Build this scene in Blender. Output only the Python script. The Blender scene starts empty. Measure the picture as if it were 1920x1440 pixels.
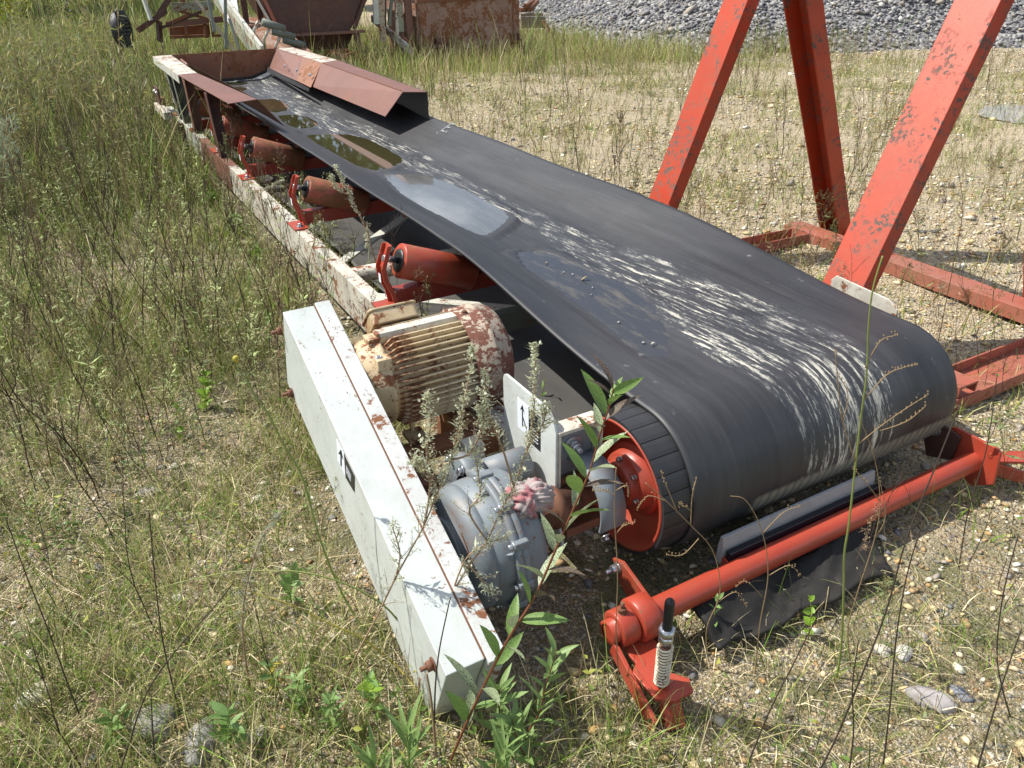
import bpy, bmesh, math, random
import numpy as np
from mathutils import Vector, Matrix
random.seed(7); rng = np.random.default_rng(11)
S = bpy.context.scene
COL = S.collection
R_ = math.radians

# ---------------------------------------------------------------- camera
CAM = np.array([-1.187646, -1.523716, 1.676737])
CR = np.array([0.872356, -0.488514, -0.018704])
CU = np.array([0.249999, 0.412901, 0.875793])
CF = np.array([0.420114, 0.768679, -0.482324])
FOC = 1445.34
cd = bpy.data.cameras.new('camera'); cam = bpy.data.objects.new('camera', cd); COL.objects.link(cam)
cam.matrix_world = Matrix(((CR[0], CU[0], -CF[0], CAM[0]), (CR[1], CU[1], -CF[1], CAM[1]), (CR[2], CU[2], -CF[2], CAM[2]), (0, 0, 0, 1)))
cd.sensor_width = 36; cd.lens = FOC / 1920 * 36; cd.clip_start = 0.05; cd.clip_end = 600
S.camera = cam
# ---------------------------------------------------------------- light
SUN_AZ_VEC = Vector((-0.50, 0.44, 0.0)).normalized(); SUN_EL = R_(53)
sv = Vector((SUN_AZ_VEC.x * math.cos(SUN_EL), SUN_AZ_VEC.y * math.cos(SUN_EL), math.sin(SUN_EL)))
W = bpy.data.worlds.new('World'); S.world = W; W.use_nodes = True
wn = W.node_tree.nodes; wl = W.node_tree.links; wn.clear()
sky = wn.new('ShaderNodeTexSky'); sky.sky_type = 'NISHITA'; sky.sun_disc = False
sky.sun_elevation = SUN_EL; sky.sun_rotation = math.atan2(SUN_AZ_VEC.x, SUN_AZ_VEC.y)
sky.air_density = 1.0; sky.dust_density = 1.5
tc = wn.new('ShaderNodeTexCoord'); mp = wn.new('ShaderNodeMapping'); mp.inputs['Scale'].default_value = (1, 1, 2.2)
cn = wn.new('ShaderNodeTexNoise'); cn.inputs['Scale'].default_value = 2.6; cn.inputs['Detail'].default_value = 7; cn.inputs['Roughness'].default_value = .6
cr = wn.new('ShaderNodeValToRGB'); cr.color_ramp.elements[0].position = .52; cr.color_ramp.elements[1].position = .66
mx = wn.new('ShaderNodeMixRGB'); mx.inputs[2].default_value = (19, 19.3, 19.8, 1)
bgw = wn.new('ShaderNodeBackground'); bgw.inputs['Strength'].default_value = 0.095
wo = wn.new('ShaderNodeOutputWorld')
wl.new(tc.outputs['Generated'], mp.inputs[0]); wl.new(mp.outputs[0], cn.inputs['Vector']); wl.new(cn.outputs['Fac'], cr.inputs[0])
wl.new(cr.outputs[0], mx.inputs[0]); wl.new(sky.outputs[0], mx.inputs[1]); wl.new(mx.outputs[0], bgw.inputs[0]); wl.new(bgw.outputs[0], wo.inputs[0])
sd = bpy.data.lights.new('sun', 'SUN'); sd.energy = 5.0; sd.angle = R_(0.53); sd.color = (1.0, .95, .86)
sun = bpy.data.objects.new('sun', sd); COL.objects.link(sun); sun.rotation_euler = sv.to_track_quat('Z', 'Y').to_euler(); sun.location = (-6, 5, 12)
S.view_settings.view_transform = 'Standard'; S.view_settings.look = 'None'; S.view_settings.gamma = 1; S.view_settings.exposure = 0.46
S.view_settings.use_curve_mapping = False
S.render.engine = 'CYCLES'; S.cycles.max_bounces = 6; S.cycles.transparent_max_bounces = 6

def ray(px, py): return CF + CR * (px - 960) / FOC - CU * (py - 720) / FOC
def B(px, py, ax, v):
    d = ray(px, py); i = 'xyz'.index(ax); t = (v - CAM[i]) / d[i]; return CAM + d * t
FH = np.array([CF[0], CF[1], 0]); FH /= np.linalg.norm(FH)
def P(px, py, G, off=0.0):
    """point of the pixel on the upright plane through ground point G, facing the viewpoint"""
    d = ray(px, py); G = np.array(G, float); t = ((G - CAM) @ FH + off) / (d @ FH); return CAM + d * t

# ---------------------------------------------------------------- material helpers
class NT:
    def __init__(s, name, rough=.6, metal=0.0):
        s.m = bpy.data.materials.new(name); s.m.use_nodes = True; s.n = s.m.node_tree.nodes; s.l = s.m.node_tree.links
        s.b = s.n['Principled BSDF']; s.b.inputs['Roughness'].default_value = rough; s.b.inputs['Metallic'].default_value = metal
    def N(s, t, **k):
        o = s.n.new(t)
        for a, v in k.items(): setattr(o, a, v)
        return o
    def set(s, inp, v):
        if hasattr(v, 'is_linked') or isinstance(v, bpy.types.NodeSocket): s.l.new(v, inp)
        elif isinstance(v, tuple) and len(v) == 3 and inp.type == 'RGBA': inp.default_value = (*v, 1)
        else: inp.default_value = v
    def coord(s, kind='Object', scale=(1, 1, 1)):
        t = s.N('ShaderNodeTexCoord'); m = s.N('ShaderNodeMapping'); m.inputs['Scale'].default_value = scale
        s.l.new(t.outputs[kind], m.inputs[0]); return m.outputs[0]
    def noise(s, vec, scale, detail=5, rough=.6, dist=0.0, out='Fac'):
        t = s.N('ShaderNodeTexNoise'); s.l.new(vec, t.inputs['Vector']); t.inputs['Scale'].default_value = scale
        t.inputs['Detail'].default_value = detail; t.inputs['Roughness'].default_value = rough; t.inputs['Distortion'].default_value = dist
        return t.outputs[out]
    def voro(s, vec, scale, out='Distance', feature='F1', flat=False):
        t = s.N('ShaderNodeTexVoronoi', feature=feature); t.voronoi_dimensions = '2D' if flat else '3D'; s.l.new(vec, t.inputs['Vector']); t.inputs['Scale'].default_value = scale; return t.outputs[out]
    def ramp(s, v, stops):
        r = s.N('ShaderNodeValToRGB'); e = r.color_ramp.elements
        while len(e) < len(stops): e.new(0.5)
        for i, (p, c) in enumerate(stops):
            e[i].position = p; e[i].color = (*c, 1) if isinstance(c, tuple) else (c, c, c, 1)
        s.l.new(v, r.inputs[0]); return r.outputs[0]
    def mix(s, f, a, b, mode='MIX'):
        m = s.N('ShaderNodeMixRGB', blend_type=mode); s.set(m.inputs[0], f); s.set(m.inputs[1], a); s.set(m.inputs[2], b); return m.outputs[0]
    def math(s, op, a, b=0.0, c=None, clamp=False):
        m = s.N('ShaderNodeMath', operation=op); m.use_clamp = clamp; s.set(m.inputs[0], a); s.set(m.inputs[1], b)
        if c is not None: s.set(m.inputs[2], c)
        return m.outputs[0]
    def sep(s, v): x = s.N('ShaderNodeSeparateXYZ'); s.l.new(v, x.inputs[0]); return x.outputs
    def bump(s, h, strength=.3, dist=.002):
        b = s.N('ShaderNodeBump'); b.inputs['Strength'].default_value = strength; b.inputs['Distance'].default_value = dist
        s.l.new(h, b.inputs['Height']); s.l.new(b.outputs[0], s.b.inputs['Normal'])
    def color(s, v): s.set(s.b.inputs['Base Color'], v)
    def rough(s, v): s.set(s.b.inputs['Roughness'], v)

RUST1 = (.12, .042, .020); RUST2 = (.26, .11, .048)
def painted(name, base, base2=None, rust=.35, scale=7, chip=1.0, rough=.45, dirt=.25, streak=False, rc0=None, spk_s=75):
    """enamel over steel: fades, speckles, chips that show rust"""
    t = NT(name, rough); v = t.coord('Object')
    base2 = base2 or tuple(c * .8 for c in base)
    col = t.mix(t.ramp(t.noise(v, 3.1, 4), [(.35, 0.0), (.7, 1.0)]), base, base2)
    dn = t.ramp(t.noise(v, 14, 6, .7), [(.45, 0.0), (.75, 1.0)])
    col = t.mix(t.math('MULTIPLY', dn, dirt), col, (.16, .12, .08))
    big = t.math('ADD', t.math('MULTIPLY', t.noise(v, scale, 8, .68, .4), .58), t.math('MULTIPLY', t.noise(v, scale * 4.3, 6, .7, .3), .42))
    rc = t.mix(t.noise(v, 55, 3), *(rc0 or (RUST1, RUST2)))
    edge = t.ramp(big, [(max(0, .70 - rust * .40), 0.0), (min(1, .725 - rust * .40), 1.0)])
    halo = t.ramp(big, [(max(0, .61 - rust * .40), 0.0), (min(1, .74 - rust * .40), .55)])
    col = t.mix(halo, col, t.mix(.5, base, RUST2))
    spk = t.ramp(t.noise(v, spk_s, 4, .65), [(.66 - .05 * chip, 0.0), (.69 - .05 * chip, 1.0)])
    spm = t.math('MULTIPLY', spk, t.ramp(t.noise(v, scale * .7, 3), [(.48, 0.0), (.60, 1.0)]))
    m = t.math('MAXIMUM', edge, t.math('MULTIPLY', spm, min(1, chip)))
    t.color(t.mix(m, col, rc))
    t.rough(t.mix(m, (rough,) * 3, (.9,) * 3))
    t.bump(t.math('ADD', t.math('MULTIPLY', m, -.6), t.noise(v, 90, 3)), .25, .0012)
    return t.m
M = {}
M['white'] = painted('white_enamel', (.58, .62, .60), (.50, .55, .53), .10, 9, .9, .38, .22)
M['white_flange'] = painted('white_flange_enamel', (.60, .64, .63), (.52, .56, .54), .36, 7, 1.3, .4, .2)
M['white_rusty'] = painted('white_enamel_rusty', (.60, .58, .50), (.50, .50, .44), .42, 8, 1.3, .5, .45)
M['white_rail'] = painted('white_rail_paint', (.56, .57, .50), (.48, .50, .45), .30, 5, .9, .5, .3)
M['cream'] = painted('cream_motor_paint', (.56, .49, .33), (.48, .28, .10), .44, 11, 1.0, .55, .3)
M['cream_cover'] = painted('cream_cover_paint', (.52, .48, .39), (.30, .25, .19), .56, 15, 2.4, .65, .75, rc0=((.10, .034, .026), (.19, .080, .05)))
M['red'] = painted('red_enamel', (.40, .058, .030), (.33, .045, .025), .10, 8, .9, .36, .22)
M['red_shaded'] = painted('crimson_idler_paint_shaded', (.27, .030, .018), (.21, .022, .014), .12, 7, .7, .42, .3)  # darker idler red, with the shade under the belt put into the colour
M['red_leg'] = painted('orange_red_leg_paint', (.43, .040, .008), (.33, .036, .012), .30, 8, 2.9, .5, .15, rc0=((.06, .05, .045), (.15, .11, .09)), spk_s=48)
M['red_chip'] = painted('red_enamel_chipped', (.44, .055, .025), (.20, .04, .022), .34, 14, 1.2, .4, .2)
M['red_beam'] = painted('faded_red_beam_paint', (.36, .085, .055), (.30, .13, .09), .40, 9, 1.2, .6, .35)
M['brown'] = painted('brown_primer', (.19, .082, .062), (.15, .068, .052), .26, 4, .8, .5, .25)
M['rust'] = painted('rusted_steel', (.20, .085, .05), (.12, .05, .03), .55, 5, 1.0, .75, .3)
M['hopper_in'] = painted('rusty_hopper_plate', (.24, .095, .045), (.16, .07, .045), .45, 4, .8, .6, .3)
M['pink_rust'] = painted('pale_rusted_plate', (.34, .24, .20), (.22, .13, .10), .52, 5, 1.2, .75, .4)
M['maroon'] = painted('dark_maroon_plate', (.085, .028, .022), (.06, .025, .02), .2, 4, .5, .55, .2)
M['greygreen'] = painted('grey_green_paint', (.15, .18, .15), (.11, .13, .11), .25, 8, .9, .6, .3)
M['bluegrey'] = painted('blue_grey_enamel', (.20, .235, .265), (.15, .18, .20), .24, 7, .9, .52, .6)
M['palegreen'] = painted('pale_green_paint', (.26, .32, .22), (.30, .31, .26), .42, 6, 1, .6, .3)
M['beige'] = painted('beige_paint', (.45, .40, .30), (.38, .33, .24), .40, 6, 1, .6, .3)
def plain(name, col, rough=.5, metal=0.0, var=.3, sc=20):
    t = NT(name, rough, metal); v = t.coord('Object')
    t.color(t.mix(t.noise(v, sc, 5), tuple(c * (1 - var) for c in col), tuple(min(1, c * (1 + var)) for c in col))); return t.m
M['steel'] = plain('zinc_steel', (.55, .56, .58), .3, .9)
M['darkrust'] = plain('dark_rust_bolt', (.16, .07, .04), .8)
M['black'] = plain('black_plastic', (.012, .012, .014), .45)
M['rubber'] = plain('black_rubber', (.026, .027, .030), .55, 0, .6, 9)
M['flap'] = plain('black_flap_shaded', (.012, .011, .010), .8, 0, .7, 5)  # black rubber, colour darkened to stand in for the drum and tube shadow
M['wet_black'] = plain('glossy_black_strip', (.010, .008, .013), .22)
M['grey_poly'] = plain('grey_scraper_blade', (.30, .31, .32), .35, 0, .25, 30)
M['sticker_white'] = plain('sticker_white', (.74, .79, .86), .4, 0, .06)
M['sticker_black'] = plain('sticker_black', (.02, .02, .022), .4, 0, .1)
M['roller_worn'] = painted('worn_roller_paint', (.34, .05, .028), (.16, .08, .05), .56, 5, 1.2, .55, .5)
M['spring'] = painted('white_spring_wire', (.74, .70, .58), (.68, .60, .42), .34, 40, .8, .45, .2)
M['wood'] = plain('grey_weathered_wood', (.22, .18, .13), .85, 0, .5, 12)
M['plastic_white'] = plain('white_tarpaulin', (.62, .65, .68), .5, 0, .15, 6)
M['chalk'] = plain('chalk_mark', (.20, .21, .22), .8, 0, .5, 60)
# belt
def belt_mat():
    t = NT('belt_rubber', .42); uv = t.coord('UV'); o = t.sep(uv); u, v = o[0], o[1]
    def st(su, sv_, sc, d=6, r=.62, di=0.0):
        return t.noise(t.coord('UV', (su, sv_, 1)), sc, d, r, di)
    base = t.mix(st(30, 1.2, 1, 6), (.012, .013, .016), (.040, .042, .047))
    dk = t.math('MULTIPLY', t.ramp(st(9, .55, 1, 6, .65), [(.44, 0.0), (.62, .75)]), t.ramp(t.math('ADD', u, .5), [(.60, 0.0), (.72, 1.0), (.95, 1.0), (1.0, .2)])); base = t.mix(dk, base, (.011, .011, .013))
    dust = t.ramp(st(5, .9, 1, 7, .7), [(.40, 0.0), (.70, .8)])
    base = t.mix(t.math('MULTIPLY', dust, st(60, 4, 1, 4)), base, (.085, .085, .088))
    scr = t.ramp(st(90, .8, 1, 3), [(.60, 0.0), (.66, .25)])
    base = t.mix(scr, base, (.10, .10, .105))
    spots = t.math('MULTIPLY', t.ramp(st(22, 14, 1, 5, .6), [(.66, 0.0), (.70, .7)]), t.ramp(st(2, 1.1, 1, 2), [(.45, 0.0), (.6, 1.0)]))
    base = t.mix(spots, base, (.20, .20, .20))
    base = t.mix(t.ramp(t.math('MULTIPLY_ADD', v, .1, .5), [(.40, .75), (.43, 0.0)]), base, t.mix(st(4, 2, 1, 7, .7), (.055, .056, .056), (.13, .125, .115)))
    # dried lime streaks in a band right of centre
    def band(cen, hw, soft):
        d = t.math('ABSOLUTE', t.math('SUBTRACT', u, cen)); return t.math('SUBTRACT', 1.0, t.math('DIVIDE', t.math('SUBTRACT', d, hw), soft), None, True)
    near = t.ramp(t.math('MULTIPLY_ADD', v, .25, .25), [(.0, .0), (.06, 1.0), (.48, 1.0), (.62, .0)])
    cen = t.math('ADD', t.math('MULTIPLY', t.ramp(t.math('MULTIPLY', v, .2), [(0, 0.0), (.35, .45), (1.0, .2)]), .22), .045)
    cen = t.math('ADD', cen, t.math('MULTIPLY', t.math('SUBTRACT', st(.01, .8, 1, 3), .5), .12))
    hw = t.ramp(t.math('MULTIPLY_ADD', v, .2, .15), [(.0, .14), (.18, .25), (.36, .17), (.52, .06), (.75, .07), (.9, .16)])
    bm = t.math('MULTIPLY', band(cen, hw, .10), 1.0)
    bm = t.math('MAXIMUM', bm, t.math('MULTIPLY', band(-.235, .012, .05), t.ramp(t.math('MULTIPLY_ADD', v, .2, .1), [(.1, 0.0), (.25, .72), (1, .8)])))
    n1 = st(62, 6.5, 1, 9, .70, .15)
    n2 = st(16, 1.6, 1, 7, .68)
    hh = t.math('ADD', t.math('ADD', t.math('MULTIPLY', n1, .44), t.math('MULTIPLY', n2, .32)), t.math('MULTIPLY', st(170, 45, 1, 6, .75), .24))
    thr = t.math('SUBTRACT', .80, t.math('MULTIPLY', bm, .278))
    mask = t.math('MULTIPLY', t.math('SUBTRACT', hh, thr), 24.0, None, True)
    mask = t.math('MULTIPLY', mask, t.ramp(st(5, 1.3, 1, 6, .7), [(.36, .15), (.60, 1.0)]))
    mask = t.math('MULTIPLY', mask, t.ramp(t.math('MULTIPLY', v, .2), [(.24, 1.0), (.42, .62), (1.0, .75)]))
    mask = t.math('MULTIPLY', mask, t.ramp(t.math('MULTIPLY_ADD', v, .5, .5), [(.27, 0.0), (.30, 1.0)]))
    soft = t.math('MULTIPLY', t.math('SUBTRACT', hh, t.math('SUBTRACT', thr, .05)), 7.0, None, True)
    c = t.mix(t.math('MULTIPLY', soft, .55), base, (.17, .18, .19))
    cream = t.mix(st(200, 60, 1, 3), (.52, .50, .42), (.74, .71, .60))
    c = t.mix(mask, c, cream)
    # dusty underside of the head wrap
    dm = t.math('MULTIPLY', t.ramp(t.math('MULTIPLY_ADD', v, .5, .5), [(.18, .0), (.20, 1.0), (.292, 1.0), (.300, .0)]), t.ramp(t.math('ADD', u, .5), [(.14, 0.0), (.18, 1.0)]))
    wv = t.N('ShaderNodeTexWave'); wv.inputs['Scale'].default_value = 1; wv.inputs['Distortion'].default_value = 3; wv.inputs['Detail'].default_value = 3
    t.l.new(t.coord('UV', (9, 5, 1)), wv.inputs['Vector'])
    dm = t.math('MULTIPLY', dm, t.math('MULTIPLY_ADD', wv.outputs['Fac'], .5, .5))
    c = t.mix(t.math('MULTIPLY', dm, .85), c, (.30, .27, .21))
    t.color(c)
    t.rough(t.mix(t.math('MAXIMUM', mask, t.math('MULTIPLY', dm, .8)), t.mix(st(8, 2, 1, 4), (.42,) * 3, (.58,) * 3), (.85,) * 3))
    t.bump(t.math('ADD', t.math('MULTIPLY', mask, .8), st(60, 5, 1, 5)), .2, .001)
    return t.m
M['belt'] = belt_mat()
def attr_mat(name, rough=.6, trans=0.0, spec=.3):
    t = NT(name, rough); a = t.N('ShaderNodeAttribute', attribute_name='Col'); t.b.inputs['Specular IOR Level'].default_value = spec
    v = t.coord('Object'); c = t.mix(.22, a.outputs['Color'], t.mix(t.noise(v, 40, 3), (.35,) * 3, (1.0,) * 3), 'MULTIPLY')
    t.color(c)
    if trans:
        tr = t.N('ShaderNodeBsdfTranslucent'); t.l.new(c, tr.inputs[0]); ms = t.N('ShaderNodeMixShader'); ms.inputs[0].default_value = trans
        t.l.new(t.b.outputs[0], ms.inputs[1]); t.l.new(tr.outputs[0], ms.inputs[2]); t.l.new(ms.outputs[0], t.n['Material Output'].inputs[0])
    return t.m
M['foliage'] = attr_mat('foliage', .55, .28)
M['stalk'] = attr_mat('dry_stalks', .7, .0)
M['stone'] = attr_mat('stones', .75, .0, .3)
def leaf_mat(name, col, spot=(.05, .035, .03), amt=.0):
    t = NT(name, .5); v = t.coord('Object')
    c = t.mix(t.noise(v, 25, 4), tuple(x * .7 for x in col), tuple(x * 1.25 for x in col))
    if amt: c = t.mix(t.ramp(t.noise(v, 42, 3), [(.62 - amt * .12, 0.0), (.66 - amt * .12, 1.0)]), c, spot)
    t.color(c)
    tr = t.N('ShaderNodeBsdfTranslucent'); t.l.new(c, tr.inputs[0]); ms = t.N('ShaderNodeMixShader'); ms.inputs[0].default_value = .25
    t.l.new(t.b.outputs[0], ms.inputs[1]); t.l.new(tr.outputs[0], ms.inputs[2]); t.l.new(ms.outputs[0], t.n['Material Output'].inputs[0])
    return t.m
M['leaf_pale'] = leaf_mat('leaf_pale_underside', (.34, .42, .24), amt=.7)
M['leaf_green'] = leaf_mat('leaf_green', (.17, .29, .07), amt=.35)
M['leaf_brown'] = leaf_mat('leaf_browning', (.16, .12, .08), amt=1.0)
M['leaf_willow'] = leaf_mat('leaf_willow', (.21, .32, .10), amt=.15)
M['leaf_bright'] = leaf_mat('leaf_bright', (.20, .34, .03))
M['leaf_ground'] = leaf_mat('leaf_herb', (.18, .30, .09))
M['leaf_yellow'] = leaf_mat('leaf_yellow', (.42, .36, .05))
M['stem_red'] = plain('red_brown_stem', (.16, .055, .025), .55)
M['stem_tan'] = plain('tan_stem', (.30, .20, .12), .7)
M['stem_green'] = plain('green_stem', (.20, .24, .06), .6)
M['stem_dark'] = plain('dark_dry_stem', (.05, .035, .025), .8)
M['stem_dry'] = plain('dry_straw_stem', (.26, .18, .09), .8)
def water_mat(name, col, rough=.03):
    t = NT(name, rough); t.color(col); t.b.inputs['IOR'].default_value = 1.33; v = t.coord('Object'); t.b.inputs['Specular IOR Level'].default_value = .5
    t.b.inputs['Coat Weight'].default_value = .6; t.b.inputs['Coat Roughness'].default_value = .02
    return t
wm = water_mat('puddle_water_murky', (.05, .045, .02)); M['water'] = wm.m
wm = water_mat('puddle_water_silty', (.12, .125, .125), .10)
v = wm.coord('Object'); wm.color(wm.mix(wm.noise(wm.coord('Object', (9, 1.4, 1)), 2.0, 6), (.05, .055, .06), (.20, .20, .19))); M['water_silt'] = wm.m
wm = water_mat('thin_water_film', (.03, .03, .032), .16); wm.b.inputs['Coat Weight'].default_value = .15; v = wm.coord('Object'); wm.color(wm.mix(wm.ramp(wm.noise(wm.coord('Object', (12, 3, 1)), 1.4, 7, .7), [(.50, 0.0), (.70, .7)]), (.045, .047, .053), (.17, .145, .11))); M['water_film'] = wm.m
M['water_pale'] = water_mat('sky_pale_rain_water', (.42, .42, .40), .08).m  # pale base colour stands in for the sky reflected in the puddle
# cloth
t = NT('faded_rag_cloth', .9); v = t.coord('Object'); t.color(t.mix(t.ramp(t.noise(v, 16, 4), [(.42, 0.0), (.52, 1.0)]), (.34, .13, .14), (.33, .285, .275))); t.bump(t.noise(v, 300, 2), .4, .001); M['rag'] = t.m
# ground
def ground_mat():
    t = NT('pebbly_ground', .9); v = t.coord('Object'); w = t.mix(.012, v, t.noise(v, 30, 3, out='Color'))
    at = t.N('ShaderNodeAttribute', attribute_name='Col'); g = t.sep(at.outputs['Color'])
    def layer(sc, thr):
        c = t.sep(t.voro(w, sc, 'Color', flat=True)); d = t.voro(w, sc, 'Distance', flat=True)
        edge = t.ramp(d, [(.34, 1.0), (.50, 0.0)]); on = t.ramp(t.math('ADD', c[1], t.math('MULTIPLY', g[0], .35)), [(thr, 0.0), (thr + .03, 1.0)])
        return c, t.math('MULTIPLY', edge, on), d
    c1, m1, d1 = layer(55, .52); c2, m2, d2 = layer(105, .45); c3, m3, d3 = layer(210, .35)
    P1 = [(.0, (.22, .16, .09)), (.18, (.44, .33, .18)), (.38, (.56, .45, .28)), (.55, (.36, .31, .25)), (.7, (.66, .58, .43)), (.85, (.19, .19, .20)), (.92, (.48, .28, .12)), (1, (.72, .68, .58))]
    soil = t.mix(t.noise(v, 9, 6), (.085, .072, .036), (.22, .18, .10)); sandy = t.mix(t.noise(v, 45, 6), (.48, .41, .25), (.68, .59, .40))
    c = t.mix(g[0], soil, sandy)
    c = t.mix(m3, c, t.ramp(c3[0], P1)); c = t.mix(m2, c, t.ramp(c2[0], P1)); c = t.mix(m1, c, t.ramp(c1[0], P1))
    moss = t.math('MULTIPLY', t.ramp(t.noise(v, 3.2, 7, .7), [(.44, 0.0), (.60, .8)]), g[1]); c = t.mix(moss, c, (.085, .095, .028))
    damp = t.math('MULTIPLY', t.ramp(t.noise(v, .55, 5, .6), [(.58, 0.0), (.70, .45)]), g[0]); c = t.mix(damp, c, (.20, .155, .095))
    t.color(c)
    h = t.math('ADD', t.math('MULTIPLY', m1, t.ramp(d1, [(0, 1.0), (.5, 0.0)])), t.math('ADD', t.math('MULTIPLY', m2, t.ramp(d2, [(0, .6), (.5, 0.0)])), t.math('MULTIPLY', m3, .15)))
    t.bump(h, 1.0, .010); return t.m
M['ground'] = ground_mat()
t = NT('grey_gravel_bank', .9); v = t.coord('Object'); s1 = t.sep(t.voro(v, 14, 'Color'))
t.color(t.ramp(s1[0], [(0, (.09, .09, .10)), (.5, (.19, .185, .185)), (1, (.36, .35, .33))])); t.bump(t.ramp(t.voro(v, 14), [(0, 1.0), (.6, 0.0)]), 1.0, .04); M['gravel'] = t.m
t = NT('gravel_heap', .95); v = t.coord('Object'); t.color(t.mix(t.noise(v, 30, 5), (.38, .30, .19), (.55, .46, .32))); t.bump(t.noise(v, 60, 5), .6, .01); M['sand'] = t.m

# ---------------------------------------------------------------- mesh helpers
class MB:
    def __init__(s): s.v = []; s.f = []; s.sm = []
    def add(s, vs, fs, smooth=False):
        o = len(s.v); s.v += [tuple(map(float, p)) for p in vs]; s.f += [tuple(i + o for i in f) for f in fs]; s.sm += [smooth] * len(fs); return s
    def box(s, lo, hi):
        x0, y0, z0 = lo; x1, y1, z1 = hi
        return s.add([(x0, y0, z0), (x1, y0, z0), (x1, y1, z0), (x0, y1, z0), (x0, y0, z1), (x1, y0, z1), (x1, y1, z1), (x0, y1, z1)],
                     [(0, 3, 2, 1), (4, 5, 6, 7), (0, 1, 5, 4), (1, 2, 6, 5), (2, 3, 7, 6), (3, 0, 4, 7)])
    def hexa(s, bot, top):
        return s.add(list(bot) + list(top), [(0, 3, 2, 1), (4, 5, 6, 7), (0, 1, 5, 4), (1, 2, 6, 5), (2, 3, 7, 6), (3, 0, 4, 7)])
    def beam(s, a, b, w, h, up=(0, 0, 1)):
        a = Vector(a); b = Vector(b); d = (b - a).normalized(); u = Vector(up); r = d.cross(u)
        if r.length < 1e-4: r = d.cross(Vector((1, 0, 0)))
        r.normalize(); u = r.cross(d).normalized(); r = r * w / 2; u = u * h / 2
        return s.hexa([a - r - u, a + r - u, b + r - u, b - r - u], [a - r + u, a + r + u, b + r + u, b - r + u])
    def angle(s, a, b, w, t=.008, up=(0, 0, 1), side=1):
        a = Vector(a); b = Vector(b); d = (b - a).normalized(); u = Vector(up); r = d.cross(u).normalized() * side; u = r.cross(d).normalized() * side
        s.beam(a + r * w / 2, b + r * w / 2, w, t, u); s.beam(a + u * w / 2, b + u * w / 2, t, w, u); return s
    def plate(s, poly, th):
        n = len(poly); p = [Vector(q) for q in poly]; t = Vector(th)
        return s.add(p + [q + t for q in p], [tuple(range(n))[::-1], tuple(range(n, 2 * n))] + [(i, (i + 1) % n, n + (i + 1) % n, n + i) for i in range(n)])
    def cyl(s, a, b, r, n=24, r2=None, cap=True, smooth=True):
        return s.lathe(a, b, [(0, r), (1, r if r2 is None else r2)], n, cap, rel=True)
    def lathe(s, a, b, prof, n=32, cap=True, rel=False, arc=(0, 360)):
        a = Vector(a); b = Vector(b); L = (b - a).length; d = (b - a).normalized()
        e = Vector((0, 0, 1)) if abs(d.z) < .9 else Vector((1, 0, 0)); x = e.cross(d).normalized(); y = d.cross(x)
        full = abs(arc[1] - arc[0]) >= 360; m = n if full else n + 1; vs = []
        for (q, r) in prof:
            c = a + d * (q * L if rel else q)
            for i in range(m):
                t = R_(arc[0] + (arc[1] - arc[0]) * i / n); vs.append(c + (x * math.cos(t) + y * math.sin(t)) * r)
        fs = []
        for j in range(len(prof) - 1):
            for i in range(n):
                k = (i + 1) % m; fs.append((j * m + i, j * m + k, (j + 1) * m + k, (j + 1) * m + i))
        s.add(vs, fs, True)
        if cap and full:
            s.add(vs[:m], [tuple(range(m))[::-1]]); s.add(vs[-m:], [tuple(range(m))])
        return s
    def tube(s, pts, r, n=6, r2=None):
        pts = [Vector(p) for p in pts]; vs = []; fs = []; r2 = r if r2 is None else r2; N = len(pts)
        px = None
        for i, p in enumerate(pts):
            d = (pts[min(i + 1, N - 1)] - pts[max(i - 1, 0)]).normalized()
            if px is None: px = d.orthogonal().normalized()
            px = (px - d * px.dot(d)); px = px.normalized() if px.length > 1e-6 else d.orthogonal().normalized(); py = d.cross(px)
            rr = r + (r2 - r) * i / (N - 1)
            vs += [p + (px * math.cos(2 * math.pi * k / n) + py * math.sin(2 * math.pi * k / n)) * rr for k in range(n)]
        for i in range(N - 1):
            for k in range(n): fs.append((i * n + k, i * n + (k + 1) % n, (i + 1) * n + (k + 1) % n, (i + 1) * n + k))
        s.add(vs, fs, True); s.add(vs[:n], [tuple(range(n))[::-1]]); s.add(vs[-n:], [tuple(range(n))]); return s
    def hexbolt(s, p, d, r=.012, h=.012, w=1.6, shaft=0):
        p = Vector(p); d = Vector(d).normalized(); s.lathe(p, p + d, [(0, r * w), (.003, r * w)], 16); s.lathe(p + d * .003, p + d, [(0, r), (h, r), (h + .001, r * .85)], 6)
        if shaft: s.cyl(p + d * h, p + d * (h + shaft), r * .5, 8)
        return s
def mesh_from(vs, fs, name, smooth=None):
    me = bpy.data.meshes.new(name); me.from_pydata(vs, [], fs)
    if smooth is not None: me.polygons.foreach_set('use_smooth', smooth)
    me.update(); return me
ROOTPOS = {}
def root_of(p):
    while p is not None and p.name not in ROOTPOS: p = p.parent
    return ROOTPOS[p.name] if p is not None else Vector((0, 0, 0))
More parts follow.
